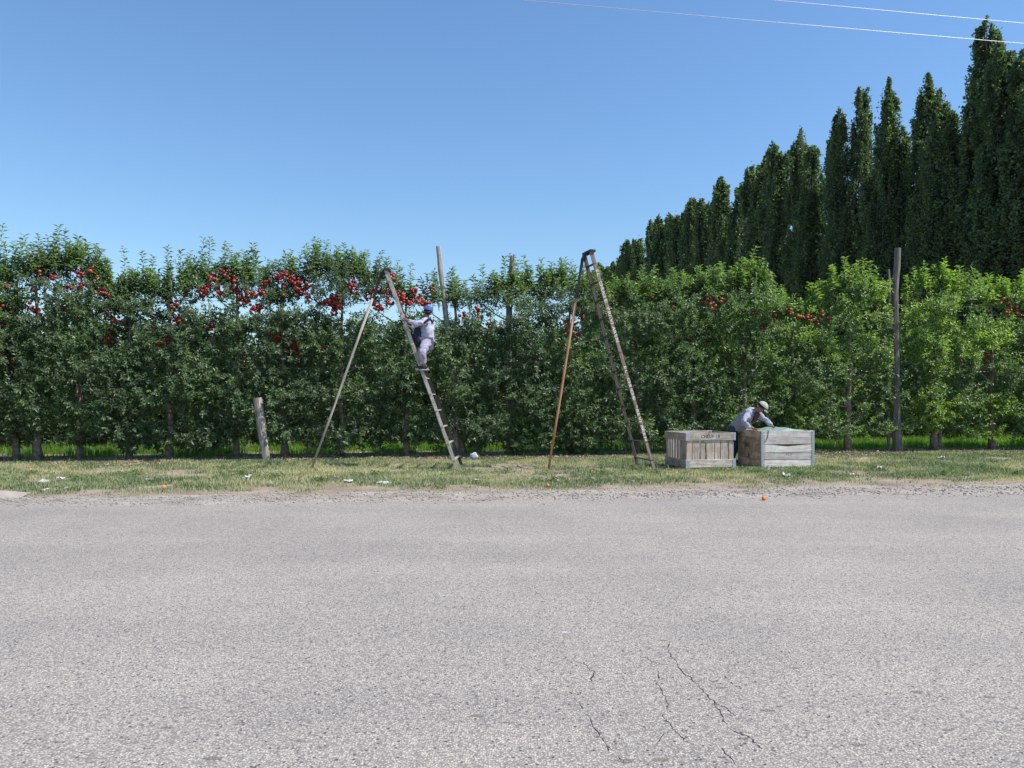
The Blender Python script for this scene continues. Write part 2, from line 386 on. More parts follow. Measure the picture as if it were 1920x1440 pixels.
# cracks: jagged thin dark ribbons
def crack(pts, wpx=2.2):
    mb = MB(); fine = []
    for (a, b) in zip(pts[:-1], pts[1:]):
        n = max(2, int(math.hypot(b[0] - a[0], b[1] - a[1]) / 4))
        for i in range(n):
            t = i / n; fine.append((a[0] + (b[0] - a[0]) * t + random.uniform(-3, 3), a[1] + (b[1] - a[1]) * t + random.uniform(-1.5, 1.5)))
    fine.append(pts[-1])
    L, Rr = [], []
    for i, p in enumerate(fine):
        q = G(*p); ww = random.choice((.0008, .0015, .0025, .004)) * random.uniform(.6, 1.2) * (0.4 if i in (0, len(fine) - 1) else 1)
        nx = fine[min(i + 1, len(fine) - 1)]; pv = fine[max(i - 1, 0)]
        d = (G(*nx) - G(*pv)); d.z = 0; d.normalize(); s = Vector((-d.y, d.x, 0))
        L.append((q.x + s.x * ww, q.y + s.y * ww, 0.0095)); Rr.append((q.x - s.x * ww, q.y - s.y * ww, 0.0095))
    for i in range(len(fine) - 1):
        if random.random() < 0.12: continue
        mb.poly([L[i], Rr[i], Rr[i + 1], L[i + 1]])
    mb.build('crack', M['crack'], road)
crack([(1265, 1240), (1285, 1268), (1305, 1282), (1320, 1300), (1340, 1322), (1356, 1350), (1368, 1370)])
crack([(1235, 1262), (1232, 1285), (1246, 1310), (1252, 1325), (1244, 1345), (1262, 1370), (1285, 1392), (1312, 1405)])
crack([(1080, 1315), (1102, 1340), (1112, 1360), (1122, 1380), (1138, 1402), (1142, 1412)])
crack([(1095, 1245), (1112, 1262), (1106, 1285)], 1.2)
crack([(1352, 1405), (1370, 1425), (1382, 1440)], 1.5)
crack([(1195, 1230), (1220, 1242), (1246, 1250)], 1.0)
crack([(1165, 1262), (1172, 1280)], 1.0)
for c_ in ([(1305, 1282), (1322, 1276), (1345, 1282)], [(1340, 1322), (1362, 1330), (1380, 1346)], [(1246, 1310), (1226, 1318)], [(1262, 1370), (1240, 1384), (1232, 1400)], [(1112, 1360), (1095, 1368)], [(1368, 1370), (1400, 1384), (1430, 1408)], [(1265, 1240), (1252, 1222), (1256, 1204)], [(1080, 1315), (1068, 1300)], [(1138, 1402), (1160, 1418), (1170, 1438)]): crack(c_)
for (px, py, wx) in ((895, 1345, .05), (625, 1222, .03), (310, 1368, .05), (348, 1330, .03), (1172, 1430, .07), (1238, 1428, .06), (1352, 1292, .05), (1438, 1335, .05), (1720, 1300, .05),
                     (1490, 1255, .05), (950, 1358, .03), (1245, 1203, .04), (1395, 1388, .04), (112, 1395, .04), (560, 1392, .04), (400, 1425, .06), (1610, 1400, .05), (1775, 1372, .04), (1855, 1310, .05)):
    c = G(px, py); n = 17; wx *= .6
    mb = MB(); mb.poly([(c.x + wx * math.cos(t) * (1 + .4 * random.uniform(-1, 1)), c.y + wx * .45 * math.sin(t) * (1 + .4 * random.uniform(-1, 1)), 0.0092) for t in [2 * math.pi * i / n for i in range(n)]])
    mb.build('tar_spot', M['tar'], road)
for (px, py, wx) in ((1060, 1188, .06), (640, 1220, .035), (250, 1308, .03), (338, 1314, .03)):
    c = G(px, py); n = 11; wx *= .55
    mb = MB(); mb.poly([(c.x + wx * math.cos(t) * (1 + .3 * random.uniform(-1, 1)), c.y + wx * .4 * math.sin(t) * (1 + .3 * random.uniform(-1, 1)), 0.0098) for t in [2 * math.pi * i / n for i in range(n)]])
    mb.build('paint_speck', M['paint_speck'], road)

# loose stones
ico = bmesh.new(); bmesh.ops.create_icosphere(ico, subdivisions=1, radius=1)
IV = np.array([v.co[:] for v in ico.verts]); IT = np.array([[v.index for v in f.verts] for f in ico.faces]); ico.free()
def pebbles(name, n, xf, yf, r0, r1, z0):
    X = xf(n); Y = yf(X, n)
    rad = r0 + (r1 - r0) * rng.random(n) ** 3
    sc = rad[:, None] * np.stack([0.8 + .5 * rng.random(n), 0.8 + .5 * rng.random(n), 0.45 + .35 * rng.random(n)], 1)
    a = rng.random(n) * 6.28; ca, sa = np.cos(a), np.sin(a)
    V = IV[None] * (1 + 0.22 * (rng.random((n, len(IV), 1)) - .5)) * sc[:, None]
    x = V[..., 0] * ca[:, None] - V[..., 1] * sa[:, None]; y = V[..., 0] * sa[:, None] + V[..., 1] * ca[:, None]
    V = np.stack([x + X[:, None], y + Y[:, None], V[..., 2] + z0 + rad[:, None] * 0.25], -1)
    T = IT[None] + (np.arange(n) * len(IV))[:, None, None]
    me = np_mesh(name, V.reshape(-1, 3), T.reshape(-1, 3)); return link(name, me, M['pebble'])
sh = np.vectorize(edge_shoulder); rd = np.vectorize(edge_road)
tag(pebbles('loose_gravel', 9000, lambda n: rng.uniform(-10, 12, n), lambda X, n: rd(X) + (sh(X) - rd(X)) * rng.beta(1.2, 1.4, n) + rng.normal(0, .25, n), 0.004, 0.021, 0.006),
    'loose grey gravel scattered along the edge of the road', 'gravel', kind='stuff')
tag(pebbles('road_grit', 2500, lambda n: rng.uniform(-7, 7, n), lambda X, n: 3.0 + 8 * rng.random(n) ** .8, 0.0025, 0.0085, 0.008),
    'small loose stones on the worn grey road', 'grit', kind='stuff')

# ------------------------------------------------------------------ grasses
def blades(n, X, Y, h, wdt, tint, lean=0.5, z0=0.0):
    a = rng.random(n) * 2 * math.pi
    d = np.stack([np.cos(a), np.sin(a), np.zeros(n)], 1)
    side = np.stack([-np.sin(a), np.cos(a), np.zeros(n)], 1)
    b = np.stack([X, Y, np.full(n, z0)], 1); up = np.array([0, 0, 1.0])
    ln = (lean * rng.random(n))[:, None]
    m = b + up * (h * 0.6)[:, None] + d * ln * (h * 0.35)[:, None]
    t = b + up * h[:, None] * (1 - .25 * ln) + d * ln * h[:, None]
    w2 = (wdt / 2)[:, None]
    V = np.stack([b - side * w2, b + side * w2, m + side * w2 * .8, m - side * w2 * .8, t], 1)
    i = (np.arange(n) * 5)[:, None]
    T = np.concatenate([i + np.array([0, 1, 2]), i + np.array([0, 2, 3]), i + np.array([3, 2, 4])], 0)
    return V.reshape(-1, 3), T, np.repeat(tint, 5)
def in_bins(X, Y):
    m = np.zeros(len(X), bool)
    for (ox, oy, th, L, D) in ((3.80, 16.58, R(12), 1.2, 1.14), (5.65, 17.17, R(9), 1.3, 1.15)):
        dx, dy = X - ox, Y - oy; a = dx * math.cos(th) + dy * math.sin(th); b = -dx * math.sin(th) + dy * math.cos(th)
        m |= (a > -.02) & (a < L + .02) & (b > 0.0) & (b < D)
    return m
n = 330000
X = rng.uniform(-14, 17, n); ys = sh(np.linspace(-14, 17, 600)); Ys = np.interp(X, np.linspace(-14, 17, 600), ys)
Yr = Y0 + K * X + 0.5
t = rng.random(n); Y = Ys - 0.12 + (Yr - Ys + .12) * t
dens = vnoise(X * 1.1, Y * 1.1, 1.0) * .6 + vnoise(X * 4, Y * 4, 2.0) * .4
edge = np.clip((Y - Ys) / 0.9, 0, 1); rowd = np.clip((Yr - 0.4 - Y) / 1.0, 0, 1)
keep = rng.random(n) < np.clip((dens - 0.36 + 0.12 * edge) * 4.2, 0.02, 1) * (0.25 + .75 * edge) * (0.30 + .70 * rowd)
keep &= ~in_bins(X, Y)
X, Y, dens, edge, rowd = X[keep], Y[keep], dens[keep], edge[keep], rowd[keep]; n = len(X)
patch = vnoise(X * .7 + 9, Y * .9, 4.0); fleck = vnoise(X * 3.3, Y * 3.3, 7.0)
right = np.clip((X + 2) / 12, 0, 1)
tint = np.clip(0.34 + 0.55 * (1 - edge) ** 2 * .6 + 0.35 * (1 - rowd) + 1.1 * (patch - .5) + .9 * (fleck - .5) + rng.normal(0, .28, n) - 0.06 * right, 0, 1)
h = (0.028 + 0.05 * rng.random(n)) * (0.6 + .9 * dens) * (0.5 + .6 * edge)
tall = rng.random(n) < 0.012; h[tall] *= 2.2
V, T, tt = blades(n, X, Y, h, 0.006 + 0.007 * rng.random(n), tint, 1.3)
tag(link('verge_grass', np_mesh('verge_grass', V, T, tint=tt), M['grass_verge']), 'short patchy green and straw coloured grass on the verge', 'grass', kind='stuff')
print('verge blades', n)

# weeds: low broad leaved tufts in the verge
wb, wd, wl, wt = [], [], [], []
for (cx, cy, rr, num) in [(G(px, py).x, G(px, py).y, r_, n_) for px, py, r_, n_ in (
        (455, 893, .45, 260), (600, 905, .35, 200), (140, 905, .4, 220), (520, 898, .4, 200), (700, 893, .35, 150), (1035, 905, .35, 220), (250, 893, .4, 180), (1500, 893, .5, 320), (1640, 882, .45, 220),
        (1770, 893, .6, 380), (1905, 893, .5, 360), (1350, 886, .5, 260), (1420, 889, .45, 240), (1230, 890, .4, 200), (1560, 884, .5, 220), (420, 882, .5, 260), (60, 893, .5, 200), (1840, 880, .5, 240), (870, 893, .4, 160), (950, 888, .4, 160), (1130, 893, .4, 180))]:
    r0 = np.abs(rng.normal(0, .5, num)) * rr; a = rng.random(num) * 6.28
    x = cx + r0 * np.cos(a) * 1.5; y = cy + r0 * np.sin(a)
    hh = 0.01 + 0.10 * rng.random(num) * np.exp(-r0 * 1.5)
    wb.append(np.stack([x, y, hh], 1)); aa = rng.random(num) * 6.28
    wd.append(np.stack([np.cos(aa), np.sin(aa), .3 + rng.random(num)], 1)); wl.append(.03 + .04 * rng.random(num)); wt.append(np.clip(.10 + rng.normal(0, .15, num), 0, 1))
wb, wd, wl, wt = map(np.concatenate, (wb, wd, wl, wt))
k = ~in_bins(wb[:, 0], wb[:, 1]); wb, wd, wl, wt = wb[k], wd[k], wl[k], wt[k]
V, T, tt = leaf_cloud(wb, wd, np.tile([0, 0, 1.0], (len(wb), 1)) + rng.normal(0, .3, (len(wb), 3)), wl, wl * .45, .3, wt)
tag(link('weeds', np_mesh('weeds', V, T, tint=tt), M['grass_verge']), 'low dark green leafy weeds growing in the verge grass', 'weeds', kind='stuff')

# orchard floor grass behind the front row
def orchard_grass(name, y_a, y_b, n, hmin, hmax, label):
    X = rng.uniform(-18, 24, n); off = y_a + (y_b - y_a) * rng.random(n); Y = Y0 + K * X + off
    c = vnoise(X * 1.6, Y * 1.6, 3.0); kp = rng.random(n) < np.clip((c - .15) * 2.5, .1, 1); X, Y, c, off = X[kp], Y[kp], c[kp], off[kp]; n = len(X)
    ramp_h = np.clip((off - y_a) / 0.9, .25, 1)
    h = (hmin + (hmax - hmin) * rng.random(n)) * (0.5 + .8 * c) * ramp_h
    V, T, tt = blades(n, X, Y, h, 0.007 + 0.008 * rng.random(n), np.clip(rng.normal(.45, .22, n), 0, 1), .7)
    tag(link(name, np_mesh(name, V, T, tint=tt), M['grass_orchard']), label, 'grass', kind='stuff')
orchard_grass('orchard_grass', 0.9, 4.1, 90000, .16, .36, 'tall bright green grass between the orchard rows behind the first trees')
orchard_grass('far_orchard_grass', 4.1, 9.5, 40000, .16, .36, 'green grass deeper in the orchard between the rear rows')

# dry leaf litter at the foot of the row
n = 34000
X = rng.uniform(-14, 17, n); Y = Y0 + K * X - 0.45 + rng.normal(0, .5, n)
pk_ = rng.random(n) < np.clip((vnoise(X * 1.2, Y * 1.5, 8.0) - .3) * 4, .1, 1); X, Y = X[pk_], Y[pk_]
k = ~in_bins(X, Y); X, Y = X[k], Y[k]; n = len(X)
b = np.stack([X, Y, .01 + .03 * rng.random(n)], 1); a = rng.random(n) * 6.28
d = np.stack([np.cos(a), np.sin(a), rng.normal(.1, .35, n)], 1); up = np.array([0, 0, 1.0]) + rng.normal(0, .5, (n, 3))
Ln = .035 + .05 * rng.random(n)
V, T, tt = leaf_cloud(b, d, up, Ln, Ln * .55, .5, np.clip(rng.normal(.55, .28, n), 0, 1))
tag(link('fallen_leaves', np_mesh('fallen_leaves', V, T, tint=tt), M['dry_leaf']), 'dry curled brown and pinkish leaves lying under the apple row', 'fallen leaves', kind='stuff')

# ------------------------------------------------------------------ front row of apple trees
TRUNKS = [-330, -240, -150, -60, 30, 72, 150, 242, 318, 445, 535, 642, 762, 868, 955, 1070, 1195, 1300, 1395, 1485, 1590, 1753, 1860, 1965, 2070, 2175]
TOP = [(-400, 500), (0, 505), (60, 497), (110, 485), (150, 478), (185, 505), (215, 540), (300, 528), (350, 520), (400, 512), (430, 500), (470, 508), (520, 512), (560, 500), (600, 490), (650, 495), (700, 505), (745, 535),
       (790, 550), (850, 545), (900, 540), (960, 520), (1000, 518), (1050, 522), (1100, 535), (1150, 550), (1250, 540), (1320, 540), (1370, 525), (1420, 512), (1450, 550), (1490, 568), (1530, 550), (1560, 528), (1600, 518),
       (1645, 530), (1662, 585), (1690, 570), (1705, 535), (1750, 522), (1800, 528), (1850, 545), (1920, 540), (2300, 530)]
BOT = [(-400, 838), (0, 838), (100, 832), (200, 838), (300, 835), (420, 832), (500, 812), (560, 828), (680, 838), (780, 836), (850, 825), (900, 840), (1000, 842), (1100, 838), (1250, 830), (1500, 822), (1600, 806), (1700, 812), (1760, 806), (1850, 822), (2300, 820)]
# openings through the hedge: centre px, py, half sizes, strength
GAPS = [(385, 576, 42, 15, .97), (470, 583, 30, 24, .98), (560, 578, 44, 14, .85), (640, 592, 28, 18, .95), (680, 584, 30, 18, .98), (735, 582, 28, 20, .96), (822, 592, 24, 28, .97), (870, 598, 22, 11, .7), (935, 592, 28, 18, .98),
        (1170, 605, 16, 36, .8), (1662, 640, 10, 85, .9), (1500, 560, 20, 8, .6), (1820, 588, 62, 17, .98), (1465, 550, 20, 6, .7), (130, 520, 12, 8, .4), (1210, 800, 26, 30, .5), (850, 800, 16, 50, .6)]
# deep dark recesses on the face of the hedge (front leaves missing)
HOLES = [(90, 560, 22, 70), (240, 640, 30, 22), (250, 560, 18, 14), (320, 590, 15, 40), (560, 690, 40, 24), (735, 640, 36, 55), (610, 790, 60, 26), (330, 790, 36, 26), (180, 740, 30, 26), (1175, 720, 22, 60), (1000, 700, 28, 20),
         (1290, 780, 40, 25), (1400, 745, 30, 20), (1592, 690, 14, 60), (1592, 780, 10, 60), (1640, 780, 30, 25), (1755, 680, 14, 60), (1500, 680, 30, 30), (1450, 650, 24, 18), (1560, 640, 20, 24), (1830, 720, 30, 26), (1890, 650, 22, 30), (1720, 560, 20, 12), (1620, 740, 24, 24), (1350, 690, 30, 22), (1250, 640, 26, 24), (1410, 800, 30, 20), (1700, 790, 18, 24), (1800, 620, 24, 12), (1860, 800, 26, 18), (1130, 640, 20, 40), (880, 700, 26, 30), (980, 800, 30, 24), (490, 740, 30, 26), (140, 800, 40, 22), (60, 700, 30, 26), (300, 700, 26, 26), (665, 700, 26, 30), (1560, 760, 18, 60), (930, 760, 30, 22), (780, 780, 40, 30), (420, 690, 24, 18), (1681, 700, 11, 170)]
CLUSTERS = [(8, 575, 2), (22, 585, 1), (55, 575, 3), (68, 583, 3), (62, 545, 1), (50, 532, 1), (75, 512, 2), (97, 518, 3), (100, 525, 2), (146, 510, 4), (170, 508, 3), (171, 518, 2), (128, 540, 3), (152, 535, 4), (188, 548, 5), (200, 556, 2), (120, 578, 2),
            (5, 610, 1), (18, 668, 3), (217, 598, 4), (226, 599, 2), (205, 633, 4), (210, 645, 2), (164, 670, 1), (222, 720, 1), (328, 573, 10), (333, 600, 8), (315, 637, 4), (300, 645, 3), (350, 551, 2), (366, 545, 2), (382, 548, 5), (390, 535, 4), (400, 522, 4), (420, 512, 3),
            (412, 548, 5), (430, 508, 1), (437, 525, 3), (445, 545, 4), (455, 560, 7), (470, 553, 4), (478, 578, 7), (490, 548, 5), (497, 530, 4), (390, 617, 1), (391, 632, 2), (525, 520, 6), (535, 518, 4), (545, 522, 4), (552, 532, 3), (560, 542, 4), (574, 540, 4), (577, 530, 2), (565, 520, 2),
            (576, 553, 4), (484, 580, 3), (508, 632, 2), (521, 634, 3), (535, 650, 2), (552, 645, 4), (557, 665, 3), (608, 648, 3), (612, 566, 7), (622, 564, 9), (632, 575, 6), (626, 585, 3), (660, 535, 4), (662, 546, 3), (663, 525, 2), (690, 557, 3), (708, 548, 3), (700, 570, 5), (712, 578, 4),
            (738, 520, 3), (733, 545, 6), (728, 565, 4), (750, 553, 5), (760, 560, 5), (775, 545, 4), (783, 560, 6), (790, 568, 5), (797, 572, 3), (770, 570, 3), (870, 590, 3), (895, 580, 5), (900, 588, 3), (912, 610, 2), (864, 592, 2), (878, 640, 1), (885, 677, 1), (903, 655, 1),
            (1060, 600, 4), (1066, 618, 4), (1085, 632, 5), (1092, 595, 4), (1080, 606, 3), (1003, 669, 2), (1330, 565, 5), (1340, 578, 5), (1355, 563, 3), (1320, 568, 2), (1228, 560, 2), (1262, 575, 1), (1268, 634, 2), (1292, 634, 1), (1390, 676, 2), (1428, 612, 2), (1452, 590, 3), (1462, 597, 2),
            (1478, 585, 3), (1492, 594, 4), (1503, 592, 4), (1513, 600, 4), (1522, 596, 4), (1533, 600, 4), (1545, 585, 3), (1550, 598, 3), (1415, 590, 2), (1725, 610, 2), (1800, 683, 2), (1818, 682, 1), (1845, 690, 2), (1852, 665, 3), (1847, 678, 2), (1882, 565, 3), (1893, 572, 4), (1888, 585, 4), (1903, 580, 4), (1915, 590, 3),
            (590, 822, 1), (567, 825, 1), (1698, 640, 1), (700, 840, 1)]
SHOOTS = [(8, 420), (40, 455), (60, 460), (88, 440), (112, 423), (120, 430), (145, 450), (160, 460), (175, 480), (190, 488), (230, 462), (262, 468), (288, 480), (316, 460), (337, 468), (352, 470), (383, 445), (396, 447), (425, 456), (440, 488), (535, 475), (572, 455), (590, 458), (600, 450), (612, 451), (635, 480), (665, 475), (688, 470),
          (706, 490), (745, 490), (770, 495), (802, 513), (840, 510), (870, 525), (906, 494), (925, 508), (940, 518), (963, 480), (992, 500), (1010, 500), (1033, 503), (1080, 497), (1185, 528), (1225, 508), (1265, 503), (1308, 500), (1328, 515), (1350, 503), (1400, 490), (1590, 512), (1605, 518), (1700, 540), (1726, 507), (1760, 515),
          (1786, 508), (1800, 515), (1830, 528), (1853, 518), (1878, 535), (1902, 528), (1920, 520), (15, 455), (205, 500), (245, 500), (275, 505), (500, 500), (550, 490), (650, 480), (855, 520), (1055, 515), (1145, 530), (1205, 535), (1290, 520), (1375, 515), (-60, 460), (-120, 480), (1980, 520), (2030, 525)]

def gap_val(px, py, lst, two=False):
    g_ = np.zeros(len(px))
    for q in lst:
        e = ((px - q[0]) / q[2]) ** 2 + ((py - q[1]) / q[3]) ** 2
        g_ = np.maximum(g_, np.clip(1.6 - e, 0, 1) * (q[4] if len(q) > 4 else .95))
    return g_

NS = 47000
bpx = rng.uniform(-400, 2280, NS)
zt = row_z(bpx, np.interp(bpx, *zip(*TOP))); zb = row_z(bpx, np.interp(bpx, *zip(*BOT)))
rx, ry = row_xy(bpx)
s = rx / EX[0]; dn0 = 0
zt = zt - 0.16 + 0.50 * (vnoise(s * 2.2, s * 0, 11.0) - .5) + .45 * (vnoise(s * 7.0, s * 0 + dn0, 13.0) - .5); zb = zb - 0.02 + 0.50 * (vnoise(s * 1.9, s * 0, 5.0) - .5)
bz = zb + (zt - zb) * rng.random(NS) ** 0.95
# hedge half thickness, lumpy
hn = (zt - bz) / np.maximum(zt - zb, .1)
wfr = 0.28 + 0.50 * vnoise(s * 1.3, bz * 1.4, 21.0) + 0.20 * vnoise(s * 3.5, bz * 3.5, 33.0); wbk = 0.28 + 0.45 * vnoise(s * 1.3, bz * 1.4, 44.0)
narrow = np.clip((zt - bz) / 0.7, .25, 1) * np.clip((bz - zb) / .3 + .35, .3, 1); wfr *= narrow; wbk *= narrow
u = rng.random(NS); front = u < 0.62
dd = np.where(front, -wfr * (rng.random(NS) ** 0.45), wbk * (rng.random(NS) ** 0.45))
pyy = HOR - (bz - CAM_H) / ry * F
gv = gap_val(bpx, pyy, GAPS); hv = gap_val(bpx, pyy, HOLES)
cl = vnoise(s * 2.6, bz * 2.6, dd * 2.6 + 7.7) * .6 + vnoise(s * 6, bz * 6, dd * 6) * .4
keep = (rng.random(NS) > gv) & (rng.random(NS) < np.clip((cl - .37) * 8, 0.02, 1)) & ~((dd < -0.10) & (rng.random(NS) < hv * .9))
bpx, bz, dd, rx, ry, front, cl, wfr, zt, s, hn = [a[keep] for a in (bpx, bz, dd, rx, ry, front, cl, wfr, zt, s, hn)]
n = len(bz)
base = np.stack([rx + NB[0] * dd, ry + NB[1] * dd, bz], 1)
out = np.where(dd < 0, -1.0, 1.0) * np.clip(np.abs(dd) / .35, .2, 1)
sd = np.stack([EX[0] * rng.normal(0, .55, n) + NB[0] * out * .7, EX[1] * rng.normal(0, .55, n) + NB[1] * out * .7, .35 + rng.normal(0, .35, n) + .6 * np.exp(-(zt - bz) / .4)], 1)
sd = unit(sd); sL = .20 + .30 * rng.random(n)
# tall water shoots on the top
tb, td, tL = [], [], []
for (px, py) in SHOOTS:
    x, y = map(float, row_xy(px)); ztip = float(row_z(px, py)); ytop = float(np.interp(px, *zip(*TOP))); zbase = float(row_z(px, ytop)) - .25
    L_ = max(.35, ztip - zbase); o = random.uniform(-.12, .12); lx = random.uniform(-.10, .10)
    tb.append((x + NB[0] * o - lx * L_, y + NB[1] * o, ztip - L_)); td.append((lx, random.uniform(-.08, .08), 1)); tL.append(L_)
for i in range(380):
    px = random.uniform(-380, 2250); ytop = float(np.interp(px, *zip(*TOP)))
    if gap_val(np.array([px]), np.array([ytop]), GAPS)[0] > .3 or 1652 < px < 1695: continue
    x, y = map(float, row_xy(px)); L_ = random.uniform(.34, .95); zz = float(row_z(px, ytop)) - .32 + random.uniform(-.05, .1)
    tb.append((x + random.uniform(-.1, .1), y + random.uniform(-.3, .3), zz)); td.append((random.uniform(-.2, .2), random.uniform(-.2, .2), 1)); tL.append(L_)
big = P(1418, 462, float(row_xy(1418)[1])); bb_ = P(1385, 548, float(row_xy(1385)[1])); tb.append(tuple(bb_)); td.append(tuple(big - bb_)); tL.append((big - bb_).length)
tb, td, tL = np.array(tb), unit(np.array(td)), np.array(tL)
# leaves along every shoot
def shoot_leaves(base, d, L, per, lsize, spread, jit=.02):
    k = per; n = len(base)
    t = (np.arange(k)[None] + rng.random((n, k)) * .6) / k
    p = base[:, None] + d[:, None] * (t * L[:, None])[..., None] + rng.normal(0, jit, (n, k, 3))
    a = np.arange(k)[None] * 2.4 + rng.random((n, 1)) * 6.28 + rng.normal(0, .3, (n, k))
    r1 = unit(np.cross(d, np.array([0.3, 0.9, 0.31]))); r2 = np.cross(d, r1)
    rad = r1[:, None] * np.cos(a)[..., None] + r2[:, None] * np.sin(a)[..., None]
    ld = d[:, None] * (spread * (0.55 + .9 * t))[..., None] + rad + rng.normal(0, .18, (n, k, 3))
    ld[..., 2] -= .10
    up = d[:, None] * 1.0 + np.array([0, 0, .6]) - rad * .1 + rng.normal(0, .35, (n, k, 3))
    Lf = lsize * (.7 + .5 * rng.random((n, k))) * (1.0 - .35 * t)
    return p.reshape(-1, 3), ld.reshape(-1, 3), up.reshape(-1, 3), Lf.reshape(-1), t.reshape(-1)
p1, d1, u1, l1, t1 = shoot_leaves(base, sd, sL, 16, .120, .75, .016)
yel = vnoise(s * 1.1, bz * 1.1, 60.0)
backlit_right = np.clip((bpx - 950) / 650, 0, 1)  # painted backlight: hedge leaves get a brighter, yellower tint towards the right
tn1 = np.repeat(.22 + .30 * (yel - .45) + .25 * backlit_right * (0.10 + 1.8 * vnoise(s * 2.1, bz * 2.1, 71.0)), 16) + .22 * t1 + rng.normal(0, .13, len(t1))
px1 = np.repeat(bpx, 16)
nper = 38
p2, d2, u2, l2, t2 = shoot_leaves(tb, td, tL, nper, .205, .42, .008)
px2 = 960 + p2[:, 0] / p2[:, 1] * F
tn2 = .44 + .13 * rng.normal(0, 1, len(t2)) + .30 * np.clip((px2 - 1000) / 800, 0, 1)  # top shoots carry the same backlit yellow in their tint on the right
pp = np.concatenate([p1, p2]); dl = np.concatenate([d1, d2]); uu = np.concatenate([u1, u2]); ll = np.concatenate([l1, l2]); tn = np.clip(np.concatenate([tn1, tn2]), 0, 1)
# thin leaves in front of apple clusters
plx = 960 + pp[:, 0] / pp[:, 1] * F; ply = HOR - (pp[:, 2] - CAM_H) / pp[:, 1] * F
doff = (pp[:, 1] - K * pp[:, 0] - Y0) * math.cos(TH)
kill = np.zeros(len(pp), bool)
for (cx, cy, cn) in CLUSTERS:
    rr = 6 + 1.6 * math.sqrt(cn) * 1.6
    kill |= (((plx - cx) / rr) ** 2 + ((ply - cy) / rr) ** 2 < 1) & (doff < -0.20)
# keep the three visible posts clear
kill |= (np.abs(plx - 1681) < 8) & (ply < 590) | (np.abs(plx - 1681) < 7) & (ply < 800) & (doff < -.15) & (rng.random(len(pp)) < .93)
kill |= (np.abs(plx - (822 + (ply - 462) * .105)) < 6) & (ply < 612) & (rng.random(len(pp)) < .9)
kill |= (np.abs(plx - 957) < 5) & (ply < 515) & (rng.random(len(pp)) < .6)
kill |= (np.abs(plx - (485 + (ply - 745) * .12)) < 11) & (ply > 742) & (doff < -.2)
kk = ~kill & (rng.random(len(pp)) > 0.0)
pp, dl, uu, ll, tn, plx = [a[kk] for a in (pp, dl, uu, ll, tn, plx)]
bounds = np.array(TRUNKS, float); own = np.argmin(np.abs(plx[:, None] - bounds[None]), axis=1)
print('apple leaves', len(pp))

TREE_LABEL = {4: 'apple tree at the left edge of the photo with a few red apples', 5: 'second apple tree from the left edge with pale pink trunk base',
    6: 'apple tree beneath the shoots left of the dip in hedge top, ripe apples high up', 7: 'apple tree under the first dip in the hedge top, almost no apples',
    8: 'apple tree with dense red cluster beside open sky, third trunk left of leaning stump', 9: 'heavily fruited apple tree immediately left of the short leaning stump post',
    10: 'apple tree immediately right of the short leaning stump post, long red apple arc', 11: 'apple tree behind the pale ladder pole with big red cluster',
    12: 'apple tree behind the top of the occupied ladder', 13: 'apple tree with dark leaning trunk beside the foot of the occupied ladder',
    14: 'apple tree around the split post left of the empty ladder', 15: 'apple tree behind the reddish pole of the empty ladder',
    16: 'apple tree behind the lettered rail of the empty ladder', 17: 'apple tree behind the slatted fruit bin',
    18: 'apple tree behind the bending worker with long tilted top shoot', 19: 'apple tree just right of the white plank bin with orange tinted fruit',
    20: 'yellow green apple tree with bare upright trunk left of tall thick post', 21: 'yellow green apple tree right of the tall thick post with forked pale trunk',
    22: 'apple tree with small red cluster at mid height near the right edge', 23: 'apple tree cut by the right edge of the photo with dark red fruit'}
TRK_LEAN = {13: (-.22, 1.3), 9: (0, 0), 10: (-.1, .9)}
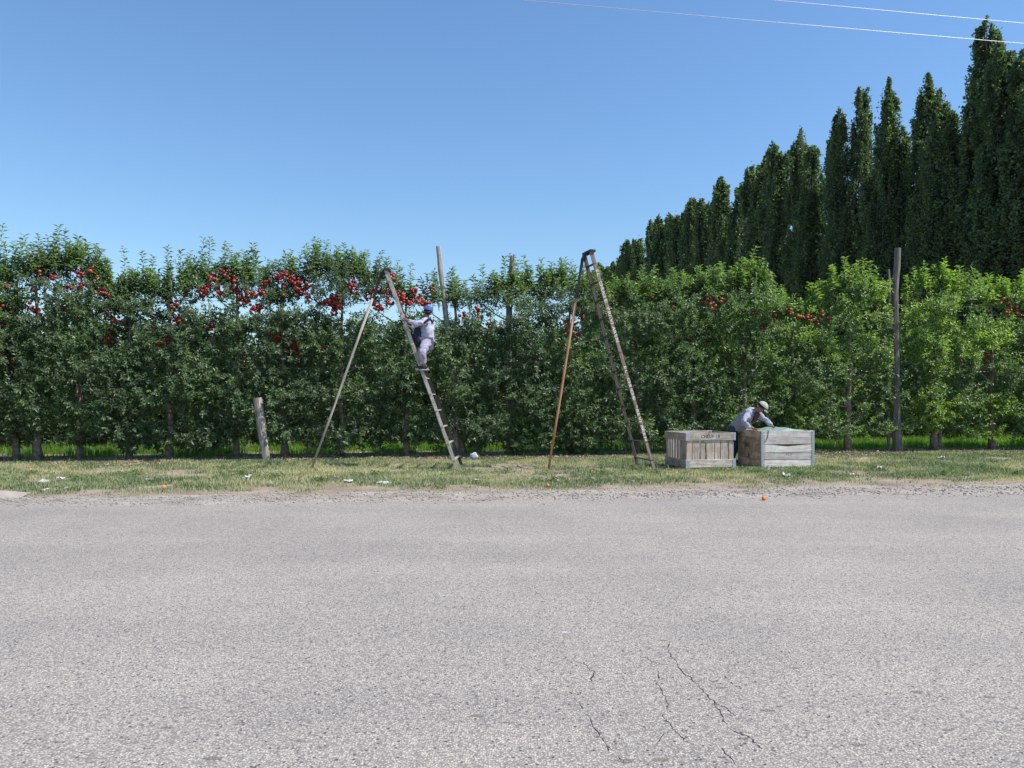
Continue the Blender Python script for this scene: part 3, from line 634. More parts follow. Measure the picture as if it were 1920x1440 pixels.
for ti, px in enumerate(TRUNKS):
    x, y = map(float, row_xy(px))
    root = empty('apple_tree', (x, y, 0))
    if ti in TREE_LABEL: lab = TREE_LABEL[ti]
    else: lab = {0: 'outermost apple tree beyond the left edge of the photo', 1: 'apple tree third beyond the left edge of the photo', 2: 'apple tree second beyond the left edge of the photo', 3: 'apple tree first beyond the left edge of the photo', 24: 'apple tree first beyond the right edge of the photo', 25: 'apple tree second beyond the right edge of the photo'}[ti]
    tag(root, lab, 'apple tree', 'apple trees of the front row')
    o0 = np.array([x, y, 0])
    m_ = own == ti
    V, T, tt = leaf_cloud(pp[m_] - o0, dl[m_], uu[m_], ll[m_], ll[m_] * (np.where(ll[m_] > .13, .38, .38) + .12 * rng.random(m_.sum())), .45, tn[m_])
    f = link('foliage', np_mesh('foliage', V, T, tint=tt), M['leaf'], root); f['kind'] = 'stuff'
    H = float(row_z(px, np.interp(px, *zip(*TOP)))) - .35
    mb = MB(); pts = []; rad = []; r0 = random.uniform(.065, .09)
    if ti in (5, 20, 21, 13): r0 = .095
    lean = TRK_LEAN.get(ti, (random.uniform(-.05, .05), 2.5))
    for i in range(12):
        t_ = i / 11; z = t_ * H - (.03 if i == 0 else 0)
        wob = .03 if 0 < i else 0
        lx = lean[0] * min(z, lean[1]) / lean[1] if lean[1] else 0
        pts.append((lx + random.uniform(-wob, wob), random.uniform(-wob, wob), z)); rad.append(r0 * ((1.35 if i == 0 else 1.08 if i == 1 else 1) * (1 - .78 * t_) ) + .008)
    mb.tube(pts, rad, 9, .10); mb.build('trunk', M['bark'], root, smooth=True)
    mb = MB()
    for j in range(13):
        t_ = .17 + .75 * j / 13; k = int(t_ * 11); a0 = Vector(pts[k]); sgn = 1 if j % 2 else -1; L_ = random.uniform(.55, .85)
        dv = Vector((EX[0] * sgn * L_, EX[1] * sgn * L_, random.uniform(.10, .5))) + Vector((NB[0], NB[1], 0)) * random.uniform(-.4, .3)
        q = [a0 + dv * (i / 4) + Vector((0, 0, .10 * (i / 4) ** 2)) + Vector([random.uniform(-.02, .02) for _ in range(3)]) for i in range(5)]
        mb.tube(q, [.022 * (1 - .75 * i / 4) + .004 for i in range(5)], 5, .1)
    # stems of the tall shoots
    for b_, d_, L_ in zip(tb, td, tL):
        p_ = 960 + b_[0] / b_[1] * F
        if int(np.argmin(np.abs(p_ - bounds))) == ti:
            b0 = Vector(b_ - o0) - Vector(d_) * .2; mb.tube([b0, b0 + Vector(d_) * (L_ + .18)], [.009, .003], 4)
    mb.build('branches', M['bark'], root, smooth=True)['kind'] = 'stuff'
    if ti == 21:
        mb = MB(); mb.tube([(.10, 0, -.02), (.13, 0, .2), (.16, .0, .5), (.2, 0, .9)], [.06, .05, .045, .03], 8, .15); mb.build('trunk', M['bark'], root, smooth=True)
    root['_px'] = px

roots = [o for o in bpy.data.objects if o.name.startswith('apple_tree') and o.parent is None]

def apple_mesh():
    bm = bmesh.new(); bmesh.ops.create_uvsphere(bm, u_segments=10, v_segments=7, radius=1)
    for v in bm.verts:
        r = math.hypot(v.co.x, v.co.y); v.co.z = v.co.z * .90 - .22 * math.exp(-(r / .33) ** 2) * (1 if v.co.z > 0 else -.4)
        if v.co.z < 0: v.co.x *= 1 - .12 * abs(v.co.z); v.co.y *= 1 - .12 * abs(v.co.z)
    bmesh.ops.create_cone(bm, segments=4, radius1=.05, radius2=.04, depth=.4, cap_ends=True, matrix=Matrix.Translation((0.02, 0, .85)))
    me = bpy.data.meshes.new('apple'); bm.to_mesh(me); bm.free()
    for p in me.polygons: p.use_smooth = True
    me.materials.append(M['apple']); return me
AM = apple_mesh(); AM2 = AM.copy(); AM2.materials.clear(); AM2.materials.append(M['apple_blush'])
for (cx, cy, cn) in CLUSTERS + [(random.uniform(0, 860), random.triangular(520, 760, 560), random.choice((1, 1, 2, 3))) for _ in range(34)] + [(random.uniform(860, 1910), random.triangular(540, 760, 590), 1) for _ in range(14)]:
    if 1656 < cx < 1700: continue
    num = max(1, round(cn * (2.7 if 370 < cx < 800 and cn > 2 else 1.8 if cx < 810 and cn > 2 else 1.2)))
    for i in range(num):
        px = cx + (random.gauss(0, 3.2 + .6 * math.sqrt(cn)) if num > 1 else 0); py = cy + (random.gauss(0, 3.0 + .6 * math.sqrt(cn)) if num > 1 else 0)
        x, y = map(float, row_xy(px, Y0 - .22 - random.uniform(0, .26))); z = CAM_H + (HOR - py) / F * y
        ti = int(np.argmin(np.abs(px - bounds))); root = roots[ti]
        o = bpy.data.objects.new('apple', AM2 if random.random() < (.38 if px > 1180 else .05) else AM); COL.objects.link(o); o.parent = root
        o.location = (x - root.location.x, y - root.location.y, z - root.location.z)
        r = random.uniform(.037, .050); o.scale = (r, r, r); o.rotation_euler = (random.uniform(-.6, .6), random.uniform(-.6, .6), random.uniform(0, 6))
for r_ in roots:
    if '_px' in r_: del r_['_px']

# ------------------------------------------------------------------ rear rows
def rear_tree_meshes(seed, H, nsh):
    rg = np.random.default_rng(seed); n = nsh
    z = .15 + (H - .15) * rg.random(n); a = rg.random(n) * 6.28; r = np.sqrt(rg.random(n)) * np.clip((H - z) / .7, .25, 1)
    x = .85 * r * np.cos(a); y = .62 * r * np.sin(a)
    k = rg.random(n) < np.clip((vnoise(x * 2 + seed * 9, y * 2 + 5, z * 2) - .28) * 5, .05, 1); x, y, z = x[k], y[k], z[k]; n = len(x)
    b = np.stack([x, y, z], 1); d = unit(np.stack([x + rg.normal(0, .4, n), y * 1.3 + rg.normal(0, .4, n), .4 + rg.normal(0, .3, n) + .8 * np.exp(-(H - z) / .3)], 1))
    L = .2 + .25 * rg.random(n)
    tops = 9; tb_ = np.stack([rg.uniform(-.6, .6, tops), rg.uniform(-.3, .3, tops), np.full(tops, H - .35)], 1); td_ = unit(np.stack([rg.normal(0, .1, tops), rg.normal(0, .1, tops), np.ones(tops)], 1)); tl_ = rg.uniform(.4, .85, tops)
    p, dl_, up_, l_, t_ = shoot_leaves(b, d, L, 11, .125, .7, .03)
    q, dl2, up2, l2_, t2_ = shoot_leaves(tb_, td_, tl_, 22, .10, .9, .005)
    P_ = np.concatenate([p, q]); 
    V, T, tt = leaf_cloud(P_, np.concatenate([dl_, dl2]), np.concatenate([up_, up2]), np.concatenate([l_, l2_]), np.concatenate([l_, l2_]) * .48, .4, np.clip(rg.normal(.45, .22, len(P_)), 0, 1))
    fm = np_mesh('foliage', V, T, tint=tt); fm.materials.append(M['leaf_rear'])
    mb = MB(); mb.tube([(random.uniform(-.03, .03), random.uniform(-.03, .03), H * i / 8 - .02) for i in range(8)], [.08 - .008 * i for i in range(8)], 7, .1)
    tm = mb.mesh('trunk', True); tm.materials.append(M['bark'])
    return fm, tm
rear = [rear_tree_meshes(50 + i, 3.75, 1400) for i in range(4)]
for ri, (off, x0, x1) in enumerate(((3.9, -19, 23), (7.8, -22, 26))):
    xs = x0
    while xs < x1:
        fm, tm = random.choice(rear)
        r_ = empty('apple_tree', (xs + random.uniform(-.12, .12), Y0 + K * xs + off, 0), random.choice((0, math.pi)) + TH)
        sc = random.uniform(.93, 1.05); r_.scale = (1.05, 1, sc)
        tag(r_, ('apple tree of the second row seen only through gaps in the front row' if ri == 0 else 'apple tree of the third row deep behind the front row'), 'apple tree', 'apple trees of the rear rows' if ri == 0 else 'apple trees of the third row')
        link('foliage', fm, parent=r_)['kind'] = 'stuff'; link('trunk', tm, parent=r_)
        xs += random.uniform(1.2, 1.4) if ri == 0 else random.uniform(1.3, 1.6)

# ------------------------------------------------------------------ poplar windbreak
def poplar_meshes(seed, leaves, lsize):
    rg = np.random.default_rng(seed); H = 22.0
    nb = 130; z0 = np.sort(1.0 + (H * .955 - 1.0) * rg.random(nb) ** .85)
    Rm = lambda z: 0.05 + 1.10 * np.clip((H - z) / (H * .40), 0, 1) ** .8
    az = rg.random(nb) * 6.28; bl = np.minimum(2.2 + 3.2 * rg.random(nb) * np.clip((H - z0) / 10, .3, 1), (H - z0) * .95 + .15)
    lobes = 1 + .35 * np.sin(az * 2 + seed) 
    reach = Rm(z0) * lobes * (.55 + .55 * rg.random(nb))
    bm_ = MB()
    pts = [(.12 * math.sin(i * .9 + seed), .12 * math.cos(i * 1.1), H * i / 14) for i in range(14)]
    bm_.tube(pts, [.20 * (1 - i / 14) + .02 for i in range(14)], 7, .08)
    for i in range(0, nb, 2):
        c, s_ = math.cos(az[i]), math.sin(az[i])
        q = [(min(reach[i] * (1 - (1 - t) ** 2), .7 * Rm(z0[i] + bl[i] * t)) * c, min(reach[i] * (1 - (1 - t) ** 2), .7 * Rm(z0[i] + bl[i] * t)) * s_, min(H - .3, z0[i] + bl[i] * t)) for t in (0, .3, .6, .85)]
        bm_.tube(q, [.04, .03, .02, .008], 4)
    tm = bm_.mesh('trunk', True); tm.materials.append(M['bark_poplar'])
    pb = bl * (.55 + reach); cnt = rg.choice(nb, leaves, p=pb / pb.sum())
    t = rg.random(leaves) ** .8
    rr = reach[cnt] * (1 - (1 - t) ** 2)
    sub = (.08 + .20 * np.sin(np.pi * np.clip(t, .05, .95))) * np.clip((H - z0[cnt]) / 7, .25, 1)
    x = rr * np.cos(az[cnt]) + rg.normal(0, 1, leaves) * sub; y = rr * np.sin(az[cnt]) + rg.normal(0, 1, leaves) * sub; z = z0[cnt] + bl[cnt] * t + rg.normal(0, .15, leaves)
    lim = Rm(z) * (.62 + .80 * vnoise(np.arctan2(y, x) * 1.9 + 9, z * .75, seed * 1.0)) + .03; rad_ = np.sqrt(x * x + y * y); f_ = lim / np.maximum(rad_, 1e-3); f_ = np.where(f_ < 1, f_ * (.35 + .85 * rg.random(leaves) ** .6), 1); x, y = x * f_, y * f_
    z = np.minimum(z, H + .1 * rg.random(leaves)); k0 = rad_ < lim * 2.2; st_ = rg.random(leaves) < .10; x, y = np.where(st_, x * 1.25, x), np.where(st_, y * 1.25, y); x, y, z = x[k0], y[k0], z[k0]; leaves = len(x)
    npl = 130; pz = 2 + (H - 3.2) * rg.random(npl); pa = rg.random(npl) * 6.28; pr = Rm(pz) * (.55 + .45 * rg.random(npl)); pL = (1.1 + 1.5 * rg.random(npl)) * np.clip((H - pz) / 4, .45, 1)
    q_ = rg.choice(npl, int(leaves * .55)); tq = rg.random(len(q_)); sq = .13 * np.sin(np.pi * np.clip(tq * .9 + .1, 0, 1)) + .015; ox = pr[q_] + .16 * pL[q_] * tq
    x = np.concatenate([x, ox * np.cos(pa[q_]) + rg.normal(0, 1, len(q_)) * sq]); y = np.concatenate([y, ox * np.sin(pa[q_]) + rg.normal(0, 1, len(q_)) * sq]); z = np.concatenate([z, np.minimum(pz[q_] + pL[q_] * tq, H + .05)]); leaves = len(x)
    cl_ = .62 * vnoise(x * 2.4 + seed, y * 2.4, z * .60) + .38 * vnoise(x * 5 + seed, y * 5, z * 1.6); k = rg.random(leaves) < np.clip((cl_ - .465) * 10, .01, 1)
    x, y, z = x[k], y[k], z[k]; m_ = len(x)
    d = unit(rg.normal(0, 1, (m_, 3)) * np.array([1, 1, .8]) + np.array([0, 0, .5])); up = rg.normal(0, 1, (m_, 3))
    L = lsize * (.7 + .6 * rg.random(m_))
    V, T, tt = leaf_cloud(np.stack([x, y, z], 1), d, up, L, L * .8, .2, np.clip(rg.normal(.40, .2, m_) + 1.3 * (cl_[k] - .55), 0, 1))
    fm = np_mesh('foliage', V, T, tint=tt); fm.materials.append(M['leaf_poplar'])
    return fm, tm
near_pop = [poplar_meshes(80 + i, 80000, .15) for i in range(4)]
far_pop = [poplar_meshes(90 + i, 34000, .20) for i in range(3)]
POP = [(1965, 95), (1938, 80), (1914, 106), (1885, 62), (1862, 190), (1837, 38), (1811, 225), (1787, 205), (1768, 165), (1745, 260), (1726, 144), (1697, 235), (1661, 154), (1634, 310), (1610, 169), (1576, 204), (1558, 233), (1530, 265), (1512, 330), (1492, 241), (1472, 277), (1449, 263), (1436, 290), (1422, 300),
       (1400, 308), (1380, 345), (1358, 331), (1339, 367), (1325, 380), (1314, 367), (1299, 367), (1285, 387), (1268, 398), (1253, 398), (1240, 412), (1230, 404), (1218, 410), (1199, 444), (1189, 450), (1180, 446), (1170, 470), (1162, 479), (1151, 491), (1139, 496), (1124, 491), (1112, 503), (1100, 512)]
ORD = ['first', 'second', 'third', 'fourth', 'fifth', 'sixth', 'seventh', 'eighth', 'ninth', 'tenth', 'eleventh', 'twelfth', 'thirteenth', 'fourteenth', 'fifteenth', 'sixteenth', 'seventeenth', 'eighteenth', 'nineteenth', 'twentieth', 'twenty first', 'twenty second', 'twenty third', 'twenty fourth', 'twenty fifth']
npop = len(POP)
for i, (px, py) in enumerate(POP):
    u = (px - 960) / F; Y = 35.8 / (u + .19) * random.uniform(.985, 1.015); top = CAM_H + (HOR - py) / F * Y
    fm, tm = random.choice(near_pop if Y < 66 else far_pop)
    r_ = empty('poplar_tree', (u * Y, Y, 0), random.uniform(0, 6.28)); 
    r_.rotation_euler = (random.uniform(-.01, .01), random.uniform(.004, .022), r_.rotation_euler.z)
    k = top / 21.9; wd_ = random.uniform(.85, 1.15); r_.scale = (wd_, wd_, k)
    vis = i - 2
    if vis < 0: lab = 'poplar of the windbreak just outside the right edge of the photo, %s the frame' % ('nearest to' if i == 1 else 'farther from')
    elif px == 1837: lab = 'tallest dark green poplar, crossed by the power line, fourth from the right edge'
    elif vis < 24: lab = '%s poplar from the right edge in the tall dark windbreak row' % ORD[vis]
    else: lab = '%s poplar from the far left end of the windbreak row' % ORD[npop - 1 - i]
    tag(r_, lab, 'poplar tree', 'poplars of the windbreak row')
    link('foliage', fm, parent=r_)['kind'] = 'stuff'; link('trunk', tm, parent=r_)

# ------------------------------------------------------------------ posts and wires
def post(pts, radii, mat, label, split=False, sides=10):
    base = Vector(pts[-1]); r_ = empty('wooden_post', (base.x, base.y, 0))
    # resample
    P_ = [Vector(p) - Vector((base.x, base.y, 0)) for p in pts]; out_, rr = [], []
    for a in range(len(P_) - 1):
        nseg = max(2, int((P_[a + 1] - P_[a]).length / .25))
        for i in range(nseg):
            t = i / nseg; out_.append(P_[a].lerp(P_[a + 1], t) + Vector((random.uniform(-.008, .008), random.uniform(-.008, .008), 0))); rr.append(radii[a] * (1 - t) + radii[a + 1] * t)
    out_.append(P_[-1] - Vector((0, 0, .05))); rr.append(radii[-1])
    mb = MB(); mb.tube(out_, rr, sides, .09); mb.build('shaft', mat, r_)
    tag(r_, label, 'post', 'posts of the orchard trellis'); return r_
def at(px, py, off=0.0):
    x, y = map(float, row_xy(px, Y0 + off / math.cos(TH))); return Vector((x, y, CAM_H + (HOR - py) / F * y))
post([at(822, 462, -.15), at(826, 505, -.15), at(833, 560, -.1), at(839, 620, 0), at(852, 760, 0), at(856, 857, 0)], [.062, .07, .072, .075, .08, .09], M['post'], 'tall leaning grey post rising above hedge just right of the climbing worker')
pB = post([at(959, 480, -.1), at(957, 520, -.1), at(955, 610, 0), at(957, 858, 0)], [.04, .07, .075, .08], M['post_dark'], 'dark split topped post between the two ladders')
mb = MB(); a = at(963, 477, -.1) - pB.location; b = at(962, 530, -.1) - pB.location; mb.tube([b, a], [.03, .022], 6, .15); mb.build('splinter', M['post'], pB)
post([at(1683, 465, -.3), at(1682, 500, -.3), at(1678, 545, -.3), at(1680, 640, -.3), at(1681, 760, -.3), at(1682, 847, -.3)], [.082, .088, .090, .095, .10, .15], M['post_dark'], 'tallest thick dark post standing in front of the hedge at right')
post([at(1666, 505, .35), at(1669, 560, .35), at(1663, 620, .35), at(1666, 720, .35), at(1666, 842, .35)], [.028, .035, .03, .04, .05], M['post'], 'thin pale crooked post close behind the tallest thick post')
post([at(483, 746, -.75), at(489, 790, -.75), at(495, 830, -.75), at(500, 866, -.75)], [.112, .118, .105, .09], M['post'], 'short pale leaning stump post with cracked top in front of hedge', sides=14)
post([at(143, 566, -.5), at(143, 620, -.4), at(146, 845, -.1)], [.022, .025, .03], M['post'], 'thin pale stake half hidden in the leaves at far left')
post([at(1171, 580, -.35), at(1171, 626, -.35), at(1172, 850, .1)], [.022, .024, .03], M['post'], 'thin pale stake among leaves just right of the lettered ladder rail')
for (zz, off, lab) in ((4.12, 0, 'upper trellis wire strung along the front apple row'), (4.36, -.05, 'topmost thin trellis wire along the front apple row'), (2.4, 0, 'lower trellis wire hidden within the front apple row')):
    mb = MB(); mb.tube([(x, Y0 + K * x + off, zz + .015 * math.sin(x * 1.3)) for x in np.arange(-18, 19, 1.0)], [.0045] * 37, 5)
    o = mb.build('trellis_wire', M['wire_thin']); tag(o, lab, 'wire', 'trellis wires')
def power(y0, z, kk_, lab):
    mb = MB(); xs = np.arange(-60, 61, 3.0)
    mb.tube([(x, y0 + kk_ * x, z + .00022 * (x - 10) ** 2) for x in xs], [.0034] * len(xs), 6)
    tag(mb.build('power_line', M['wire']), lab, 'power line', 'overhead power lines')
power(11.0, 7.37, .16, 'lower of the two pale overhead wires, crossing the tallest poplar tip')
power(10.4, 7.38, .163, 'upper of two pale overhead wires, at the top right corner')

# ------------------------------------------------------------------ lettering
def text_mesh(txt, size, bold=0.0, shear=0.0):
    c = bpy.data.curves.new('txt', 'FONT'); c.body = txt; c.size = size; c.offset = bold; c.shear = shear; c.resolution_u = 2; c.align_y = 'CENTER'; c.align_x = 'LEFT'
    c.extrude = 0.0008
    o = bpy.data.objects.new('txt', c); COL.objects.link(o)
    bpy.context.view_layer.update()
    dg = bpy.context.evaluated_depsgraph_get(); me = bpy.data.meshes.new_from_object(o.evaluated_get(dg))
    bpy.data.objects.remove(o); return me
def place_text(txt, size, origin, xdir, ydir, mat, parent, name='lettering', sx=1.0, bold=0.0, shear=0.0):
    me = text_mesh(txt, size, bold, shear); me.materials.clear(); me.materials.append(mat)
    o = link(name, me, None, parent)
    x = Vector(xdir).normalized(); y = (Vector(ydir) - x * Vector(ydir).dot(x)).normalized(); z = x.cross(y)
    Mx = Matrix((x * sx, y, z)).transposed().to_4x4(); Mx.translation = Vector(origin); o.matrix_local = Mx
    return o

# ------------------------------------------------------------------ tripod ladders
def ladder(label, ff, bf, ft, bt, pf, pj, mats, nr, rungs_out, wtop, wbot, text_spans):
    root = empty('tripod_ladder', ((ff.x + bf.x) / 2, (ff.y + bf.y) / 2, 0)); o = Vector(root.location)
    tag(root, label, 'ladder')
    ff, bf, ft, bt, pf, pj = [v - o for v in (ff, bf, ft, bt, pf, pj)]
    rd_ = (bf - ff).normalized()
    mf, mbk, mp, mr = mats
    def rail(a, b, mat):
        # built along local z so that the grain follows the rail
        r = MB(); d = b - a; L = d.length; nseg = 14
        for i in range(nseg):
            t0, t1 = i / nseg, (i + 1) / nseg; w0 = wbot + (wtop - wbot) * t0; w1 = wbot + (wtop - wbot) * t1
            if i == 0: r.v += [(-w0 / 2, -.017, 0), (w0 / 2, -.017, 0), (w0 / 2, .017, 0), (-w0 / 2, .017, 0)]
            j = random.uniform(-.0025, .0025)
            r.v += [(-w1 / 2 + j, -.017, L * t1), (w1 / 2 + j, -.017, L * t1), (w1 / 2 + j, .017, L * t1), (-w1 / 2 + j, .017, L * t1)]
            n0 = i * 4
            r.f += [(n0, n0 + 1, n0 + 5, n0 + 4), (n0 + 1, n0 + 2, n0 + 6, n0 + 5), (n0 + 2, n0 + 3, n0 + 7, n0 + 6), (n0 + 3, n0, n0 + 4, n0 + 7)]
        r.f += [(3, 2, 1, 0), (nseg * 4, nseg * 4 + 1, nseg * 4 + 2, nseg * 4 + 3)]
        ob = r.build('rail', mat, root)
        z = d.normalized(); y = (rd_ - z * rd_.dot(z)).normalized(); x = y.cross(z)
        Mx = Matrix((x, y, z)).transposed().to_4x4(); Mx.translation = a; ob.matrix_local = Mx
        return x, y, z, L
    x, y, z, L = rail(ff, ft, mf); rail(bf, bt, mbk)
    for i in range(nr):
        t = (i + .62) / (nr + .35); a = ff.lerp(ft, t); b = bf.lerp(bt, t); e = (b - a).normalized()
        r = MB(); r.beam(a - e * rungs_out, b + e * .03, .060, .022, side=tuple(Vector((1, 0, 0))))
        r.build('rung', mr, root)
    # hinge head
    h = MB(); h.beam(ft + Vector((.03, 0, .0)) - rd_ * .05, bt + Vector((.03, 0, .0)) + rd_ * .05, .13, .05, side=(1, 0, 0)); h.build('head_board', M['iron'], root)
    h = MB(); c = (ft + bt) / 2; h.beam(c + Vector((-.02, 0, .0)), pj, .10, .08, .07, .06, side=tuple(rd_)); h.tube([pj + Vector((0, -.10, 0)), pj + Vector((0, .10, 0))], [.035, .035], 8); h.build('hinge', M['iron'], root)
    # pole in two tones
    pm, pm2, tcut = mp
    d = pf - pj
    def seg(a, b, w0, w1, mat):
        r = MB(); L2 = (b - a).length; r.tube([(0, 0, 0), (0.004, 0, L2 * .35), (-.004, 0, L2 * .7), (0, 0, L2)], [w0, w0 * .95 + w1 * .05, (w0 + w1) / 2, w1], 8, .05)
        ob = r.build('support_pole', mat, root, smooth=True); zz = (b - a).normalized(); xx = zz.orthogonal().normalized(); yy = zz.cross(xx)
        Mx = Matrix((xx, yy, zz)).transposed().to_4x4(); Mx.translation = a; ob.matrix_local = Mx
    if tcut: seg(pj + d * tcut, pj, .030, .034, pm2); seg(pf, pj + d * tcut, .026, .030, pm)
    else: seg(pf, pj, .026, .030, pm)
    for (t0, txt, t1) in text_spans:
        a = ff.lerp(ft, 1 - t0) - y * .0185; b = ff.lerp(ft, 1 - t1) - y * .0185
        n_ = len(txt); Ltot = (b - a).length
        wloc = wbot + (wtop - wbot) * (1 - (t0 + t1) / 2)
        for i, ch in enumerate(txt):
            if ch == ' ': continue
            p = a.lerp(b, (i + .1) / n_)
            place_text(ch, wloc * 1.18, p, (b - a), (b - a).cross(y), M['letter_paint'], root, 'letter', sx=Ltot / n_ / (wloc * .78), bold=.0015)
    return root
l2 = ladder('taller empty tripod ladder with reddish brown pole and white lettered dark rail',
            Vector((3.10, 16.46, 0)), Vector((2.89, 17.34, 0)), Vector((1.745, 16.74, 4.85)), Vector((1.62, 17.02, 4.83)), Vector((.81, 16.83, 0)), Vector((1.575, 16.88, 4.70)),
            (M['lad_brown'], M['lad_dark'], (M['pole_red'], M['lad_dark'], .19), M['rung_dark']), 12, .02, .082, .062,
            [(.085, 'EL CHUCHE PREVIAREN', .415), (.525, 'EL CHUCHE PREVIAREN', .86)])
l1 = ladder('pale grey tripod ladder with a worker standing on it',
            Vector((-1.20, 16.70, 0)), Vector((-1.185, 17.9, 0)), Vector((-2.85, 17.10, 4.5)), Vector((-2.87, 17.35, 4.5)), Vector((-4.49, 16.95, 0)), Vector((-2.98, 17.22, 4.38)),
            (M['lad_grey'], M['lad_dark'], (M['lad_grey'], M['lad_dark'], .12), M['rung']), 12, .05, .085, .066,
            [(.06, 'EL CHUCHE PREVIAREN', .26), (.28, 'EL CHUCHE', .40), (.53, 'EL CHUCHE PREVIAREN', .80)])

# ------------------------------------------------------------------ fruit bins
def board(name, c, size, mat, root, jit=.003, bev=.003):
    o = MB().box((0, 0, 0), size, jit=jit).build(name, mat, root, bevel=bev); o.location = c
    o.rotation_euler = (random.uniform(-.004, .004), random.uniform(-.004, .004), 0); return o
def bin_slatted():
    L, D, H = 1.2, 1.14, .83
    root = empty('fruit_bin', (3.80, 16.58, 0), R(12)); tag(root, 'open weathered grey bin of upright slats marked CHEUF-18, left of the white bin', 'fruit bin', 'wooden fruit bins')
    t = .02
    for yy in (t / 2, D - t / 2):                      # front and back band boards
        board('top_board', (L / 2, yy, H - .085), (L, t, .165), M['slat_h'], root)
        board('bottom_board', (L / 2, yy, .155), (L - .02, t, .175), M['slat_h'], root)
    for xx in (t / 2, L - t / 2):
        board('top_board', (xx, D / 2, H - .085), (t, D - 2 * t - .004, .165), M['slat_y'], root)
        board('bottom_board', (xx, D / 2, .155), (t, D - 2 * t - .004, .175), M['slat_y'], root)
    f0 = [(625, 740), (760, 905), (930, 1032), (1060, 1225), (1245, 1348), (1370, 1522), (1545, 1640)]
    for (a, b) in f0:
        xa = (a - 595) / 1095 * L; xb = (b - 595) / 1095 * L
        o = board('slat', ((xa + xb) / 2, t + .013, H / 2 + .02), (xb - xa, .018, H - .12), M['slat'], root, .002); o.rotation_euler.y = random.uniform(-.012, .012)
        board('slat', ((xa + xb) / 2, D - t - .013, H / 2 + .02), (xb - xa, .018, H - .12), M['slat'], root, .002)
    ya = [(.06, .34), (.40, .52), (.56, .66), (.71, .79), (.84, .93), (.97, 1.07)]
    for (a, b) in ya:
        for xx in (t + .013, L - t - .013):
            board('slat', (xx, (a + b) / 2, H / 2 + .02), (.018, b - a, H - .12), M['slat'], root, .002)
    for xx in (t + .045, L - t - .045):
        for yy in (t + .055, D - t - .055): board('corner_post', (xx, yy, H / 2), (.045, .045, H - .01), M['slat'], root)
    for (xx, yy, w_, h0, h1) in ((.052, -.0035, .095, 0, .235), (L - .038, -.0035, .075, 0, .245), (.052, -.0035, .098, H - .170, H - .002), (L - .03, -.0035, .05, H - .168, H - .004)):
        board('corner_plate', (xx, yy, (h0 + h1) / 2), (w_, .004, h1 - h0), M['galv'], root, 0, .001)
    for i in range(3): board('skid', (L / 2, .12 + i * (D - .24) / 2, .035), (L - .08, .09, .065), M['slat_h'], root)
    for i in range(9): board('floor_slat', (.09 + i * (L - .18) / 8, D / 2, .085), (.115, D - .1, .016), M['slat_y'], root)
    place_text('CHEUF-18', .098, (.36, -.0015, H - .085), (1, 0, 0.01), (0, 0, 1), M['ink'], root, 'lettering', sx=1.05, bold=.001)
    place_text('1', .12, (1.08, -.0015, H - .085), (1, 0, 0), (0, 0, 1), M['ink'], root, 'lettering')
    # nail heads and knots
    mb = MB()
    for i in range(26): mb.box((random.uniform(.12, L - .1), -.001, random.choice((H - .03, H - .14, .1, .2)) + random.uniform(-.012, .012)), (.008, .003, .008))
    mb.build('nails', M['iron'], root)
    return root
